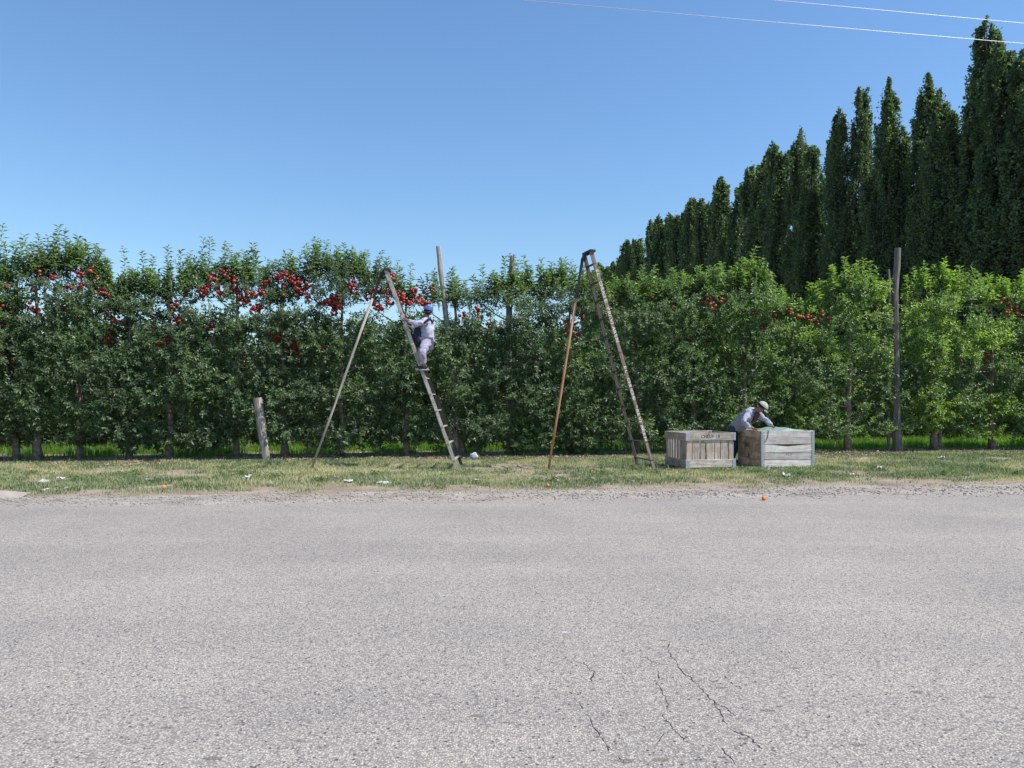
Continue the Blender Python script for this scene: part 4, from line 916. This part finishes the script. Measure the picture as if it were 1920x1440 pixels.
def bin_planked():
    L, D, H = 1.3, 1.15, .85
    root = empty('fruit_bin', (5.65, 17.17, 0), R(9)); tag(root, 'whitish fruit bin of wide horizontal planks the worker leans into', 'fruit bin', 'wooden fruit bins')
    zs = [(.02, .185), (.200, .365), (.369, .535), (.545, .695), (.699, .85)]
    t = .025
    for k, (a, b) in enumerate(zs):
        for yy in (t / 2, D - t / 2):
            # planks slightly irregular: edges sampled so that the bowed one sags away from its neighbour
            mb = MB(); nn = 12; xs = [.035 + (L - .07) * i / nn for i in range(nn + 1)]
            for i, x_ in enumerate(xs):
                q = i / nn; sag = -.040 * math.sin(math.pi * min(1, max(0, (q - .12) / .80))) ** 1.6 if (k == 2 and yy < .1) else 0
                top = b + sag + random.uniform(-.002, .002); bot = a + (sag * .05 if k == 2 else 0) + random.uniform(-.002, .002)
                if k == 3: bot = a + random.uniform(-.001, .002)
                bow = -.010 * math.sin(math.pi * q) if k == 2 else 0
                for (y_, z_) in ((-t / 2 + bow, bot), (-t / 2 + bow, top), (t / 2 + bow, top), (t / 2 + bow, bot)): mb.v.append((x_ - L / 2, y_, z_ - (a + b) / 2))
            for i in range(nn):
                n0 = i * 4
                for j in range(4): mb.f.append((n0 + j, n0 + (j + 1) % 4, n0 + 4 + (j + 1) % 4, n0 + 4 + j))
            mb.f += [(3, 2, 1, 0), (nn * 4, nn * 4 + 1, nn * 4 + 2, nn * 4 + 3)]
            o = mb.build('plank', M['pale_h'], root); o.location = (L / 2, yy, (a + b) / 2)
        for xx in (t / 2, L - t / 2):
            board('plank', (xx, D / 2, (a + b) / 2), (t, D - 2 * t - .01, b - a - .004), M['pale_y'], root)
    for (xx, sx) in ((.028, 1), (L - .028, -1)):
        for yy in (-.004, D + .004):
            board('corner_angle', (xx, yy, H / 2 - .005), (.056, .006, H + .0), M['galv'], root, 0, .001)
    for xx in (-.004, L + .004):
        for yy in (.02, D - .02): board('corner_angle', (xx, yy, H / 2 - .005), (.006, .040, H), M['galv'], root, 0, .001)
    for xx in (.055, L - .055):
        for yy in (.055, D - .055): board('corner_post', (xx, yy, H / 2), (.05, .05, H - .03), M['pale_y'], root)
    mb = MB()
    for x0_ in (.075, L - .075):
        for k in range(26):
            zz = .04 + k * .031 + random.uniform(-.008, .008)
            mb.box((x0_ + random.uniform(-.012, .012), -.001, zz), (random.uniform(.012, .04), .003, random.uniform(.005, .010)))
    mb.build('nail_streaks', M['ink_red'], root)
    board('floor_board', (L / 2, D / 2, .06), (L - .1, D - .1, .02), M['pale_h'], root)
    # hand written marks
    def strokes(lines, org, xd, s, mat, r=.006, nrm=Vector((0, -1, 0))):
        mb = MB(); xd = Vector(xd)
        for ln in lines:
            for (p0, p1) in zip(ln[:-1], ln[1:]):
                a = Vector(org) + xd * p0[0] * s + Vector((0, 0, 1)) * p0[1] * s; b = Vector(org) + xd * p1[0] * s + Vector((0, 0, 1)) * p1[1] * s
                d = (b - a).normalized(); sd_ = d.cross(nrm) * r
                mb.poly([a + sd_ + nrm * .0015, b + sd_ + nrm * .0015, b - sd_ + nrm * .0015, a - sd_ + nrm * .0015])
        mb.build('handwriting', mat, root)
    left = Vector((-1, 0, 0))
    strokes([[(0.9, 4.2), (.4, 3), (0, 1.5), (.2, .3), (1, 0)], [(1.2, 3.3), (1, 1.6), (1.4, .5), (1.9, 1.5), (1.7, 2.6), (1.2, 2.7)], [(2.2, 2.4), (2.3, 1), (3, 1.0), (3.1, 2.3)], [(3.1, 1), (3.7, 2), (4.2, 2.3), (3.7, 1.5), (4.4, .8), (5.2, 1)], [(4.8, 3.0), (4.9, 1)]],
            (-.001, .82, .42), (0, -1, 0), .05, M['ink'], .009, left)
    strokes([[(0, 0), (2, .5), (2.2, 2.5)], [(1.2, 1.5), (2.6, 1.2)], [(2.4, 2.4), (2.5, -.8)], [(.3, 2.2), (2, 3)]], (-.001, .72, .20), (0, -1, 0), .05, M['ink_red'], .010, left)
    strokes([[(0, 1.2), (1, 1.3)], [(.5, 1.2), (.3, 0)], [(2.4, 1.0), (3.4, 1.2), (1.8, -.9), (3.1, -.7)], [(4.4, 1), (4.2, -.3)], [(4.6, 1.1), (5.5, .5), (4.6, .2)], [(6, .9), (6.4, 1.3), (6.8, .9), (7.2, 1.3), (7.6, 1.0), (8.6, 1.3), (9, 1.0), (9.6, 1.4)]],
            (.40, -.001, .475), (1, 0, 0), .047, M['ink'], .004)
    strokes([[(0, 0), (.3, .9), (.8, 1)], [(1.2, 1), (1.3, .3), (1.9, .2)], [(2.4, 1.1), (3, .9), (2.6, -.3)]], (.60, -.001, .28), (1, 0, 0), .045, M['ink'], .004)
    return root
bin_slatted(); BP = bin_planked()

# plastic liner bulging over the rim
bm = bmesh.new(); nx_, ny_ = 30, 20; L, D = 1.3, 1.15; vv = {}
for i in range(nx_ + 1):
    for j in range(ny_ + 1):
        x_ = .13 + (L - .17) * i / nx_; y_ = .045 + (D - .09) * j / ny_; q = i / nx_; e = min(q, 1 - q) * 6
        z_ = .815 + .085 * min(1, e) * (.35 + .65 * math.exp(-((q - .56) / .24) ** 2)) + .03 * (float(vnoise(x_ * 6, y_ * 6, 3.0)) - .5)
        if j in (0, ny_): z_ = .842
        vv[i, j] = bm.verts.new((x_, y_, z_))
for i in range(nx_):
    for j in range(ny_): bm.faces.new((vv[i, j], vv[i + 1, j], vv[i + 1, j + 1], vv[i, j + 1]))
bmesh.ops.solidify(bm, geom=bm.faces[:], thickness=.004)
me = bpy.data.meshes.new('plastic_sheet'); bm.to_mesh(me); bm.free()
o = link('plastic_sheet', me, M['sheet']); o.location = BP.location; o.rotation_euler = BP.rotation_euler; tag(o, 'pale green plastic sheet bulging over the top of the white plank bin', 'plastic sheet')
# strap hanging from the rim
Mb = Matrix.Translation(BP.location) @ Matrix.Rotation(R(9), 4, 'Z')
mb = MB(); mb.tube([Mb @ Vector(p) for p in ((.17, .03, .862), (.172, -.008, .858), (.168, -.009, .80), (.150, -.009, .70), (.11, -.009, .62), (.08, -.009, .60))], [.006] * 6, 6)
tag(mb.build('strap', M['iron']), 'dark strap hanging over the front rim of the white plank bin', 'strap')

# ------------------------------------------------------------------ people
def skin(name, pts, edges, mat, parent, sub=2, root_i=0):
    keys = list(pts); me = bpy.data.meshes.new(name)
    me.from_pydata([tuple(pts[k][0]) for k in keys], [(keys.index(a), keys.index(b)) for a, b in edges], [])
    o = bpy.data.objects.new(name, me); COL.objects.link(o)
    o.modifiers.new('skin', 'SKIN'); 
    sv = me.skin_vertices[0].data
    for i, k in enumerate(keys):
        r = pts[k][1]; sv[i].radius = (r, r) if not isinstance(r, tuple) else r; sv[i].use_root = (i == root_i)
    m2 = o.modifiers.new('sub', 'SUBSURF'); m2.levels = sub; m2.render_levels = sub
    bpy.context.view_layer.update(); dg = bpy.context.evaluated_depsgraph_get()
    me2 = bpy.data.meshes.new_from_object(o.evaluated_get(dg)); bpy.data.objects.remove(o)
    for p in me2.polygons: p.use_smooth = True
    me2.materials.clear(); return link(name, me2, mat, parent)
def ball(c, r3, rotM=None, seg=16, cut=None):
    bm = bmesh.new(); bmesh.ops.create_uvsphere(bm, u_segments=seg, v_segments=seg // 2 + 2, radius=1)
    if cut is not None: bmesh.ops.delete(bm, geom=[v for v in bm.verts if v.co.z < cut], context='VERTS')
    for v in bm.verts:
        p = Vector((v.co.x * r3[0], v.co.y * r3[1], v.co.z * r3[2])); v.co = (rotM @ p if rotM else p) + Vector(c)
    return bm
def bm_obj(name, bm, mat, parent):
    me = bpy.data.meshes.new(name); bm.to_mesh(me); bm.free()
    for p in me.polygons: p.use_smooth = True
    return link(name, me, mat, parent)
def frame(fwd, up):
    f = Vector(fwd).normalized(); u = (Vector(up) - f * Vector(up).dot(f)).normalized(); return Matrix((f, u.cross(f), u)).transposed()   # columns: forward, left, up
HS = 1.10
def person(label, J, Rr, fwd_head, up_head, M_, cap_back=False, boots=True):
    root = empty('person', (J['pelvis'].x, J['pelvis'].y, 0 if boots == 'ground' else 0)); o = Vector(root.location)
    tag(root, label, 'person')
    J = {k: (v if k.startswith('grip') else v - o) for k, v in J.items()}
    Fm = frame(fwd_head, up_head); hc = J['head']
    B = {'pelvis': (J['pelvis'], .12), 'waist': (J['waist'], .11), 'chest': (J['chest'], .115), 'neck': (J['neck'], .055),
         'skull0': (hc - Fm @ Vector((0, 0, .075)), .062), 'skull1': (hc, .085), 'skull2': (hc + Fm @ Vector((-.01, 0, .06)), .07),
         'nose': (hc + Fm @ Vector((.092, 0, -.015)), .014), 'nose0': (hc + Fm @ Vector((.05, 0, -.005)), .03), 'chin': (hc + Fm @ Vector((.05, 0, -.085)), .036), 'earl': (hc + Fm @ Vector((-.005, .085, -.005)), .016), 'earr': (hc + Fm @ Vector((-.005, -.085, -.005)), .016)}
    E = [('pelvis', 'waist'), ('waist', 'chest'), ('chest', 'neck'), ('neck', 'skull0'), ('skull0', 'skull1'), ('skull1', 'skull2'), ('skull1', 'nose0'), ('nose0', 'nose'), ('skull0', 'chin'), ('skull1', 'earl'), ('skull1', 'earr')]
    FI = []
    for s_ in 'LR':
        B['sh' + s_] = (J['sh' + s_], .048); B['el' + s_] = (J['el' + s_], .042); B['wr' + s_] = (J['wr' + s_], .026); B['hd' + s_] = (J['hd' + s_], .034)
        B['hip' + s_] = (J['hip' + s_], .085); B['kn' + s_] = (J['kn' + s_], .058); B['an' + s_] = (J['an' + s_], .038); B['toe' + s_] = (J['toe' + s_], .030)
        E += [('chest', 'sh' + s_), ('sh' + s_, 'el' + s_), ('el' + s_, 'wr' + s_), ('wr' + s_, 'hd' + s_), ('pelvis', 'hip' + s_), ('hip' + s_, 'kn' + s_), ('kn' + s_, 'an' + s_), ('an' + s_, 'toe' + s_)]
        # fingers
        dirv = (J['hd' + s_] - J['wr' + s_]).normalized(); gr = J['grip' + s_]; sdv = dirv.cross(gr).normalized()
        for k in range(4):
            off = (k - 1.5) * .019; l_ = (.034, .040, .037, .028)[k]
            a = J['hd' + s_] + dirv * .022 + sdv * off; b = a + dirv * l_ + gr * .010; c = b + gr * l_ * .95 + dirv * .004
            FI.append(([J['hd' + s_] + sdv * off * .6, a, b, c], [.013, .011, .0095, .008]))
        a = J['hd' + s_] - dirv * .02 + sdv * .034; b = a + dirv * .03 + sdv * .012 + gr * .02; FI.append(([J['hd' + s_] - dirv * .01, a, b], [.014, .012, .010]))
    B = {k: (v[0], v[1] * HS if k.startswith('skull') else v[1]) for k, v in B.items()}
    body = skin('body', B, E, M['skin'], root, 1)
    bmj = bmesh.new(); bmj.from_mesh(body.data)
    for (fp, fr) in FI:
        ks = {str(i): (fp[i], fr[i]) for i in range(len(fp))}
        t_ = skin('finger', ks, [(str(i), str(i + 1)) for i in range(len(fp) - 1)], M['skin'], None, 1)
        bmj.from_mesh(t_.data); bpy.data.objects.remove(t_)
    bmj.to_mesh(body.data); bmj.free()
    for p in body.data.polygons: p.use_smooth = True
    sh_ = {'a': (J['pelvis'].lerp(J['waist'], -.15), (.185, .16)), 'b': (J['waist'], (.19, .17)), 'c': (J['chest'], (.205, .175)), 'd': (J['chest'].lerp(J['neck'], .72), .085)}; e2 = [('a', 'b'), ('b', 'c'), ('c', 'd')]
    for s_ in 'LR':
        m1 = J['sh' + s_].lerp(J['el' + s_], .5) + Vector((.0, -.01, -.008)); m2 = J['el' + s_].lerp(J['wr' + s_], .45) + Vector((0, 0, -.012))
        sh_['s' + s_] = (J['sh' + s_], .092); sh_['m' + s_] = (m1, .078); sh_['e' + s_] = (J['el' + s_], .074); sh_['n' + s_] = (m2, .064); sh_['w' + s_] = (J['el' + s_].lerp(J['wr' + s_], 1.0), .047)
        e2 += [('c', 's' + s_), ('s' + s_, 'm' + s_), ('m' + s_, 'e' + s_), ('e' + s_, 'n' + s_), ('n' + s_, 'w' + s_)]
    shirt = skin('shirt', sh_, e2, M_['shirt'], root, 3, 1)
    rumple(shirt, .024, 11)
    # collar
    nk = J['neck'].lerp(J['chest'], .25); bm = bmesh.new(); bmesh.ops.create_cone(bm, segments=14, radius1=.10, radius2=.078, depth=.05, cap_ends=False, matrix=Matrix.Translation(nk) @ (J['skull'] if False else Vector(J['neck'] - J['chest']).to_track_quat('Z', 'Y').to_matrix().to_4x4()))
    bmesh.ops.solidify(bm, geom=bm.faces[:], thickness=.006); bm_obj('collar', bm, M_['shirt'], root)
    tr = {'p': (J['pelvis'], .15)}; e3 = []
    for s_ in 'LR':
        m1 = J['hip' + s_].lerp(J['kn' + s_], .5); m2 = J['kn' + s_].lerp(J['an' + s_], .5)
        tr['h' + s_] = (J['hip' + s_], .115); tr['m' + s_] = (m1, .102); tr['k' + s_] = (J['kn' + s_], .088); tr['c' + s_] = (m2, .080); tr['a' + s_] = (J['kn' + s_].lerp(J['an' + s_], .93), .066)
        e3 += [('p', 'h' + s_), ('h' + s_, 'm' + s_), ('m' + s_, 'k' + s_), ('k' + s_, 'c' + s_), ('c' + s_, 'a' + s_)]
    trs = skin('trousers', tr, e3, M_['trouser'], root, 3, 0); rumple(trs, .020, 12)
    for s_ in 'LR':
        an, toe = J['an' + s_], J['toe' + s_]; f = (toe - an); f.z = 0; f.normalize()
        bt = {'x': (an + Vector((0, 0, .03)), .052), 'h': (an - f * .045 + Vector((0, 0, -.035)), .045), 'm': (an + f * .05 + Vector((0, 0, -.038)), .050), 't': (an + f * .15 + Vector((0, 0, -.048)), .040)}
        shoe = skin('shoe', bt, [('x', 'h'), ('h', 'm'), ('m', 't')], M['shoe'], root, 2, 0)
        mb = MB(); Mr = Matrix((f, Vector((0, 0, 1)).cross(f), Vector((0, 0, 1)))).transposed(); mb.box(an + f * .055 + Vector((0, 0, -.088)), (.30, .10, .022), Mr); mb.build('sole', M['sole'], shoe, bevel=.006)
    # hair and cap
    bm_obj('hair', ball(hc + Fm @ Vector((-.018, 0, .015)), (.108, .101, .118), Fm, 14, -.35), M['hair'], root)
    cap = bm_obj('cap', ball(hc + Fm @ Vector((-.006, 0, .035)), (.128, .118, .110), Fm, 18, -.05), M_['cap'], root)
    sg = -1 if cap_back else 1; bm = bmesh.new(); rows = []
    for i in range(5):
        rr_ = .085 + .105 * i / 4; rows.append([bm.verts.new(hc + Fm @ Vector((sg * rr_ * math.cos(a_ * .8), (.075 + .02 * math.sin(math.pi * i / 4)) * math.sin(a_) * 1.2, .034 - .030 * i / 4 * (1 if not cap_back else .6) - .022 * math.sin(a_) ** 2))) for a_ in np.linspace(-1.1, 1.1, 9)])
    for i in range(4):
        for j in range(8): bm.faces.new((rows[i][j], rows[i][j + 1], rows[i + 1][j + 1], rows[i + 1][j]))
    bmesh.ops.solidify(bm, geom=bm.faces[:], thickness=.005); bm_obj('brim', bm, M_['cap'], cap)
    return root, J, o
def rumple(ob, amt, fr):
    me = ob.data; n = len(me.vertices); co = np.empty(n * 3); me.vertices.foreach_get('co', co); co = co.reshape(-1, 3)
    nr = np.empty(n * 3); me.vertex_normals.foreach_get('vector', nr); nr = nr.reshape(-1, 3)
    d = vnoise(co[:, 0] * fr + 50, co[:, 1] * fr + 20, co[:, 2] * fr * 1.8 + 9) + .5 * vnoise(co[:, 0] * fr * 2.3, co[:, 1] * fr * 2.3 + 20, co[:, 2] * fr * 3.5 + 9) - .75
    co += nr * (d * amt * 2)[:, None]; me.vertices.foreach_set('co', co.ravel()); me.update()

J1 = {'pelvis': P(801, 640, 17.15), 'waist': P(802, 624, 17.15), 'chest': P(800, 606, 17.15), 'neck': P(799.5, 594.5, 17.15), 'head': P(801.5, 584.5, 17.14),
      'shL': P(802, 602, 16.97), 'elL': P(780, 607, 16.86), 'wrL': P(764.5, 600.5, 16.92), 'hdL': P(759, 598.6, 16.955),
      'shR': P(797, 602, 17.34), 'elR': P(780, 612, 17.48), 'wrR': P(771, 613, 17.5), 'hdR': P(767, 614, 17.5),
      'hipL': P(800, 643, 17.04), 'knL': P(790, 661, 16.74), 'anL': P(796.5, 686, 16.86), 'toeL': P(784, 690, 16.86),
      'hipR': P(800, 643, 17.26), 'knR': P(788, 656, 17.42), 'anR': P(795, 684, 17.36), 'toeR': P(784, 688, 17.36),
      'gripL': Vector((-.1, .95, -.2)).normalized(), 'gripR': Vector((-.1, -.95, -.2)).normalized()}
p1, J, o1 = person('person in pale lilac clothes and blue cap climbing the left ladder', J1, None, (-.75, .62, .25), (0.1, 0, 1), {'shirt': M['shirt1'], 'trouser': M['trouser1'], 'cap': M['cap_blue']}, cap_back=True)
J2 = {'pelvis': P(1381, 805, 18.25), 'waist': P(1390, 790, 18.1), 'chest': P(1405, 775, 17.85), 'neck': P(1418, 768, 17.72), 'head': P(1429, 764, 17.62),
      'shR': P(1403, 773, 17.62), 'elR': P(1393, 793, 17.40), 'wrR': P(1408, 801.5, 17.42), 'hdR': P(1414, 803.5, 17.42),
      'shL': P(1420, 775, 17.98), 'elL': P(1437, 789, 17.98), 'wrL': P(1446.5, 798, 17.92), 'hdL': P(1451, 801, 17.90),
      'hipR': Vector((5.28, 18.16, .84)), 'knR': Vector((5.28, 18.12, .45)), 'anR': Vector((5.22, 18.22, .10)), 'toeR': Vector((5.38, 18.14, .06)),
      'hipL': Vector((5.46, 18.42, .84)), 'knL': Vector((5.46, 18.44, .45)), 'anL': Vector((5.36, 18.46, .10)), 'toeL': Vector((5.52, 18.40, .06)),
      'gripR': Vector((.3, -.1, -.9)).normalized(), 'gripL': Vector((.3, -.2, -.9)).normalized()}
p2, J, o2 = person('person in grey blue work shirt and olive grey cap bending over the white bin', J2, None, (.55, -.38, -.62), (.55, -.30, .75), {'shirt': M['shirt2'], 'trouser': M['trouser2'], 'cap': M['cap_grey']}, boots='ground')
# open shirt front: dark undershirt panel and hat flap
c = J2['chest'] - o2
us = {'a': (J2['waist'] - o2 + Vector((.17, -.12, -.02)), .07), 'b': (c + Vector((.12, -.13, -.05)), .095), 'c': (J2['neck'] - o2 + Vector((.02, -.05, -.05)), .075)}
skin('undershirt', us, [('a', 'b'), ('b', 'c')], M['under2'], p2, 2)

# picking bag worn by the climber
bagr = empty('picking_bag', (P(783, 632, 17.08).x, 17.08, P(783, 650, 17.08).z)); ob = Vector(bagr.location)
tag(bagr, 'dark navy fruit picking bag hanging in front of the climbing worker', 'picking bag')
bm = ball(Vector((0, 0, .22)), (.105, .15, .24), None, 14)
me = bpy.data.meshes.new('pouch'); bm.to_mesh(me); bm.free()
for p in me.polygons: p.use_smooth = True
link('pouch', me, M['bag_dark'], bagr)
mb = MB()
pts = [P(781, 616, 17.0), P(788, 611, 16.93), P(796, 605, 16.845), P(803, 598.5, 16.86), P(806, 597, 16.95), P(809, 602, 17.05), P(810.5, 612, 17.15), P(808, 624, 17.2)]
for a, b in zip(pts[:-1], pts[1:]): mb.beam(a - ob, b - ob, .012, .045, side=(0, 1, 0))
mb.build('strap', M['bag_dark'], bagr)

# ------------------------------------------------------------------ fallen fruit, litter
def fallen(px, py, r, mat, label):
    c = G(px, py); me = AM.copy(); me.materials.clear(); me.materials.append(mat)
    o = link('fallen_apple', me); o.location = (c.x, c.y, r * .82 + .006); o.scale = (r, r, r); o.rotation_euler = (1.2, .4, random.uniform(0, 6)); tag(o, label, 'apple', 'fallen apples')
fallen(1432.5, 939, .040, M['apple_orange'], 'single orange red apple lying on the road shoulder below the white bin')
fallen(307, 918, .042, M['apple_orange'], 'orange fallen apple at grass edge toward the left')
fallen(1027, 914, .036, M['apple_orange'], 'small fallen apple at grass edge below the reddish ladder pole')
fallen(57, 884, .036, M['apple_orange'], 'orange fallen apple near the leftmost trunks')
fallen(117, 881, .034, M['apple_orange'], 'orange fallen apple in dry leaves by the third trunk from left')
def paper(px, py, s_, hgt, label, cat='litter', name='paper_scrap', mat='paper'):
    c = G(px, py); bm = bmesh.new(); bmesh.ops.create_grid(bm, x_segments=7, y_segments=5, size=.5)
    sd_ = random.random() * 99
    for v in bm.verts:
        nn = float(vnoise(v.co.x * 4 + sd_, v.co.y * 4, 1.0)); v.co.x *= s_ * (1 + .4 * (nn - .5)); v.co.y *= s_ * .7; v.co.z = hgt * nn + .02
        v.co.x += .15 * s_ * math.sin(v.co.y * 30 / s_ * .1 + sd_)
    bmesh.ops.solidify(bm, geom=bm.faces[:], thickness=.003)
    me = bpy.data.meshes.new(name); bm.to_mesh(me); bm.free(); o = link(name, me, M[mat]); o.location = (c.x, c.y, .01); o.rotation_euler = (random.uniform(-.2, .4), random.uniform(-.2, .2), random.uniform(-.4, .4))
    tag(o, label, cat, 'scraps of white litter')
for a in ((1657, 884, .20, .10, 'largest crumpled white scrap in the verge grass right of the white bin'), (1645, 880, .10, .10, 'small white scrap touching the largest crumpled scrap'),
          (1766, 862, .16, .08, 'white scrap below the forked trunk near the right edge'), (1598, 865, .10, .05, 'small white scrap below the bare upright apple trunk'),
          (1476, 895, .14, .06, 'white scrap in dry grass below the middle of the white bin'), (1596, 893, .14, .03, 'flat pale scrap near the road edge right of the white bin'),
          (112, 901, .12, .05, 'white scrap in the grass near the left edge'), (82, 906, .16, .03, 'flat white scrap beside another near the left edge'),
          (277, 902, .17, .03, 'flat pale scrap in grass above the orange apple at left'), (465, 899, .14, .08, 'crumpled white scrap below the leaning stump post'),
          (88, 922, .10, .04, 'white scrap at the roadside gravel near left edge'), (126, 919, .08, .04, 'small white scrap at the grass edge near left'),
          (1107, 901, .13, .04, 'pale scrap in grass between the empty ladder feet'), (1180, 905, .14, .02, 'flat pale scrap left of the empty ladder foot'),
          (1048, 906, .07, .05, 'tiny white scrap below the reddish pole'), (655, 905, .16, .03, 'pale scrap in the grass between the feet of the occupied ladder'),
          (720, 908, .22, .02, 'long flat pale scrap at grass edge under the occupied ladder'), (895, 903, .14, .03, 'flat pale scrap right of the occupied ladder foot'),
          (630, 900, .12, .05, 'pale crumpled scrap right of the pale ladder pole foot')): paper(*a)
paper(22, 932, .45, .006, 'long pale flattened sheet on the road edge at far left', mat='shoulder')
# upright white shard near the white bin corner
c = G(1440, 886); mb = MB(); mb.v += [(-.04, 0, 0), (.035, .01, 0), (.045, .02, .13), (.015, .03, .12), (-.04, .015, 0), (.035, .025, 0), (.045, .03, .13), (.015, .04, .12)]; mb.f += [(0, 1, 2, 3), (7, 6, 5, 4), (0, 4, 5, 1), (1, 5, 6, 2), (2, 6, 7, 3), (3, 7, 4, 0)]
o = mb.build('paper_scrap', M['paper']); o.location = (c.x, c.y, 0); tag(o, 'upright white torn scrap at the front left corner of the white bin', 'litter', 'scraps of white litter')
# crumpled bag with blue print
bg_ = empty('plastic_bag', (G(889, 862).x, G(889, 862).y, 0)); tag(bg_, 'crumpled white plastic bag with blue print by the occupied ladder foot', 'plastic bag')
def crumple(name, c, r3, mat, seed, parent):
    bm = ball(c, r3, None, 14)
    for v in bm.verts: v.co += (v.co - Vector(c)) * .5 * (float(vnoise(v.co.x * 22 + seed, v.co.y * 22, v.co.z * 22)) - .5)
    me = bpy.data.meshes.new(name); bm.to_mesh(me); bm.free(); return link(name, me, mat, parent)
crumple('bag_body', (.0, 0, .09), (.11, .09, .10), M['paper'], 3, bg_); M['blue_print'] = m_plain('blue_print', (.10, .22, .50), .5, .2)
crumple('blue_panel', (-.02, -.055, .06), (.065, .05, .05), M['blue_print'], 8, bg_)

print('objects', len(bpy.data.objects), 'tris', sum(len(m.polygons) for m in bpy.data.meshes))
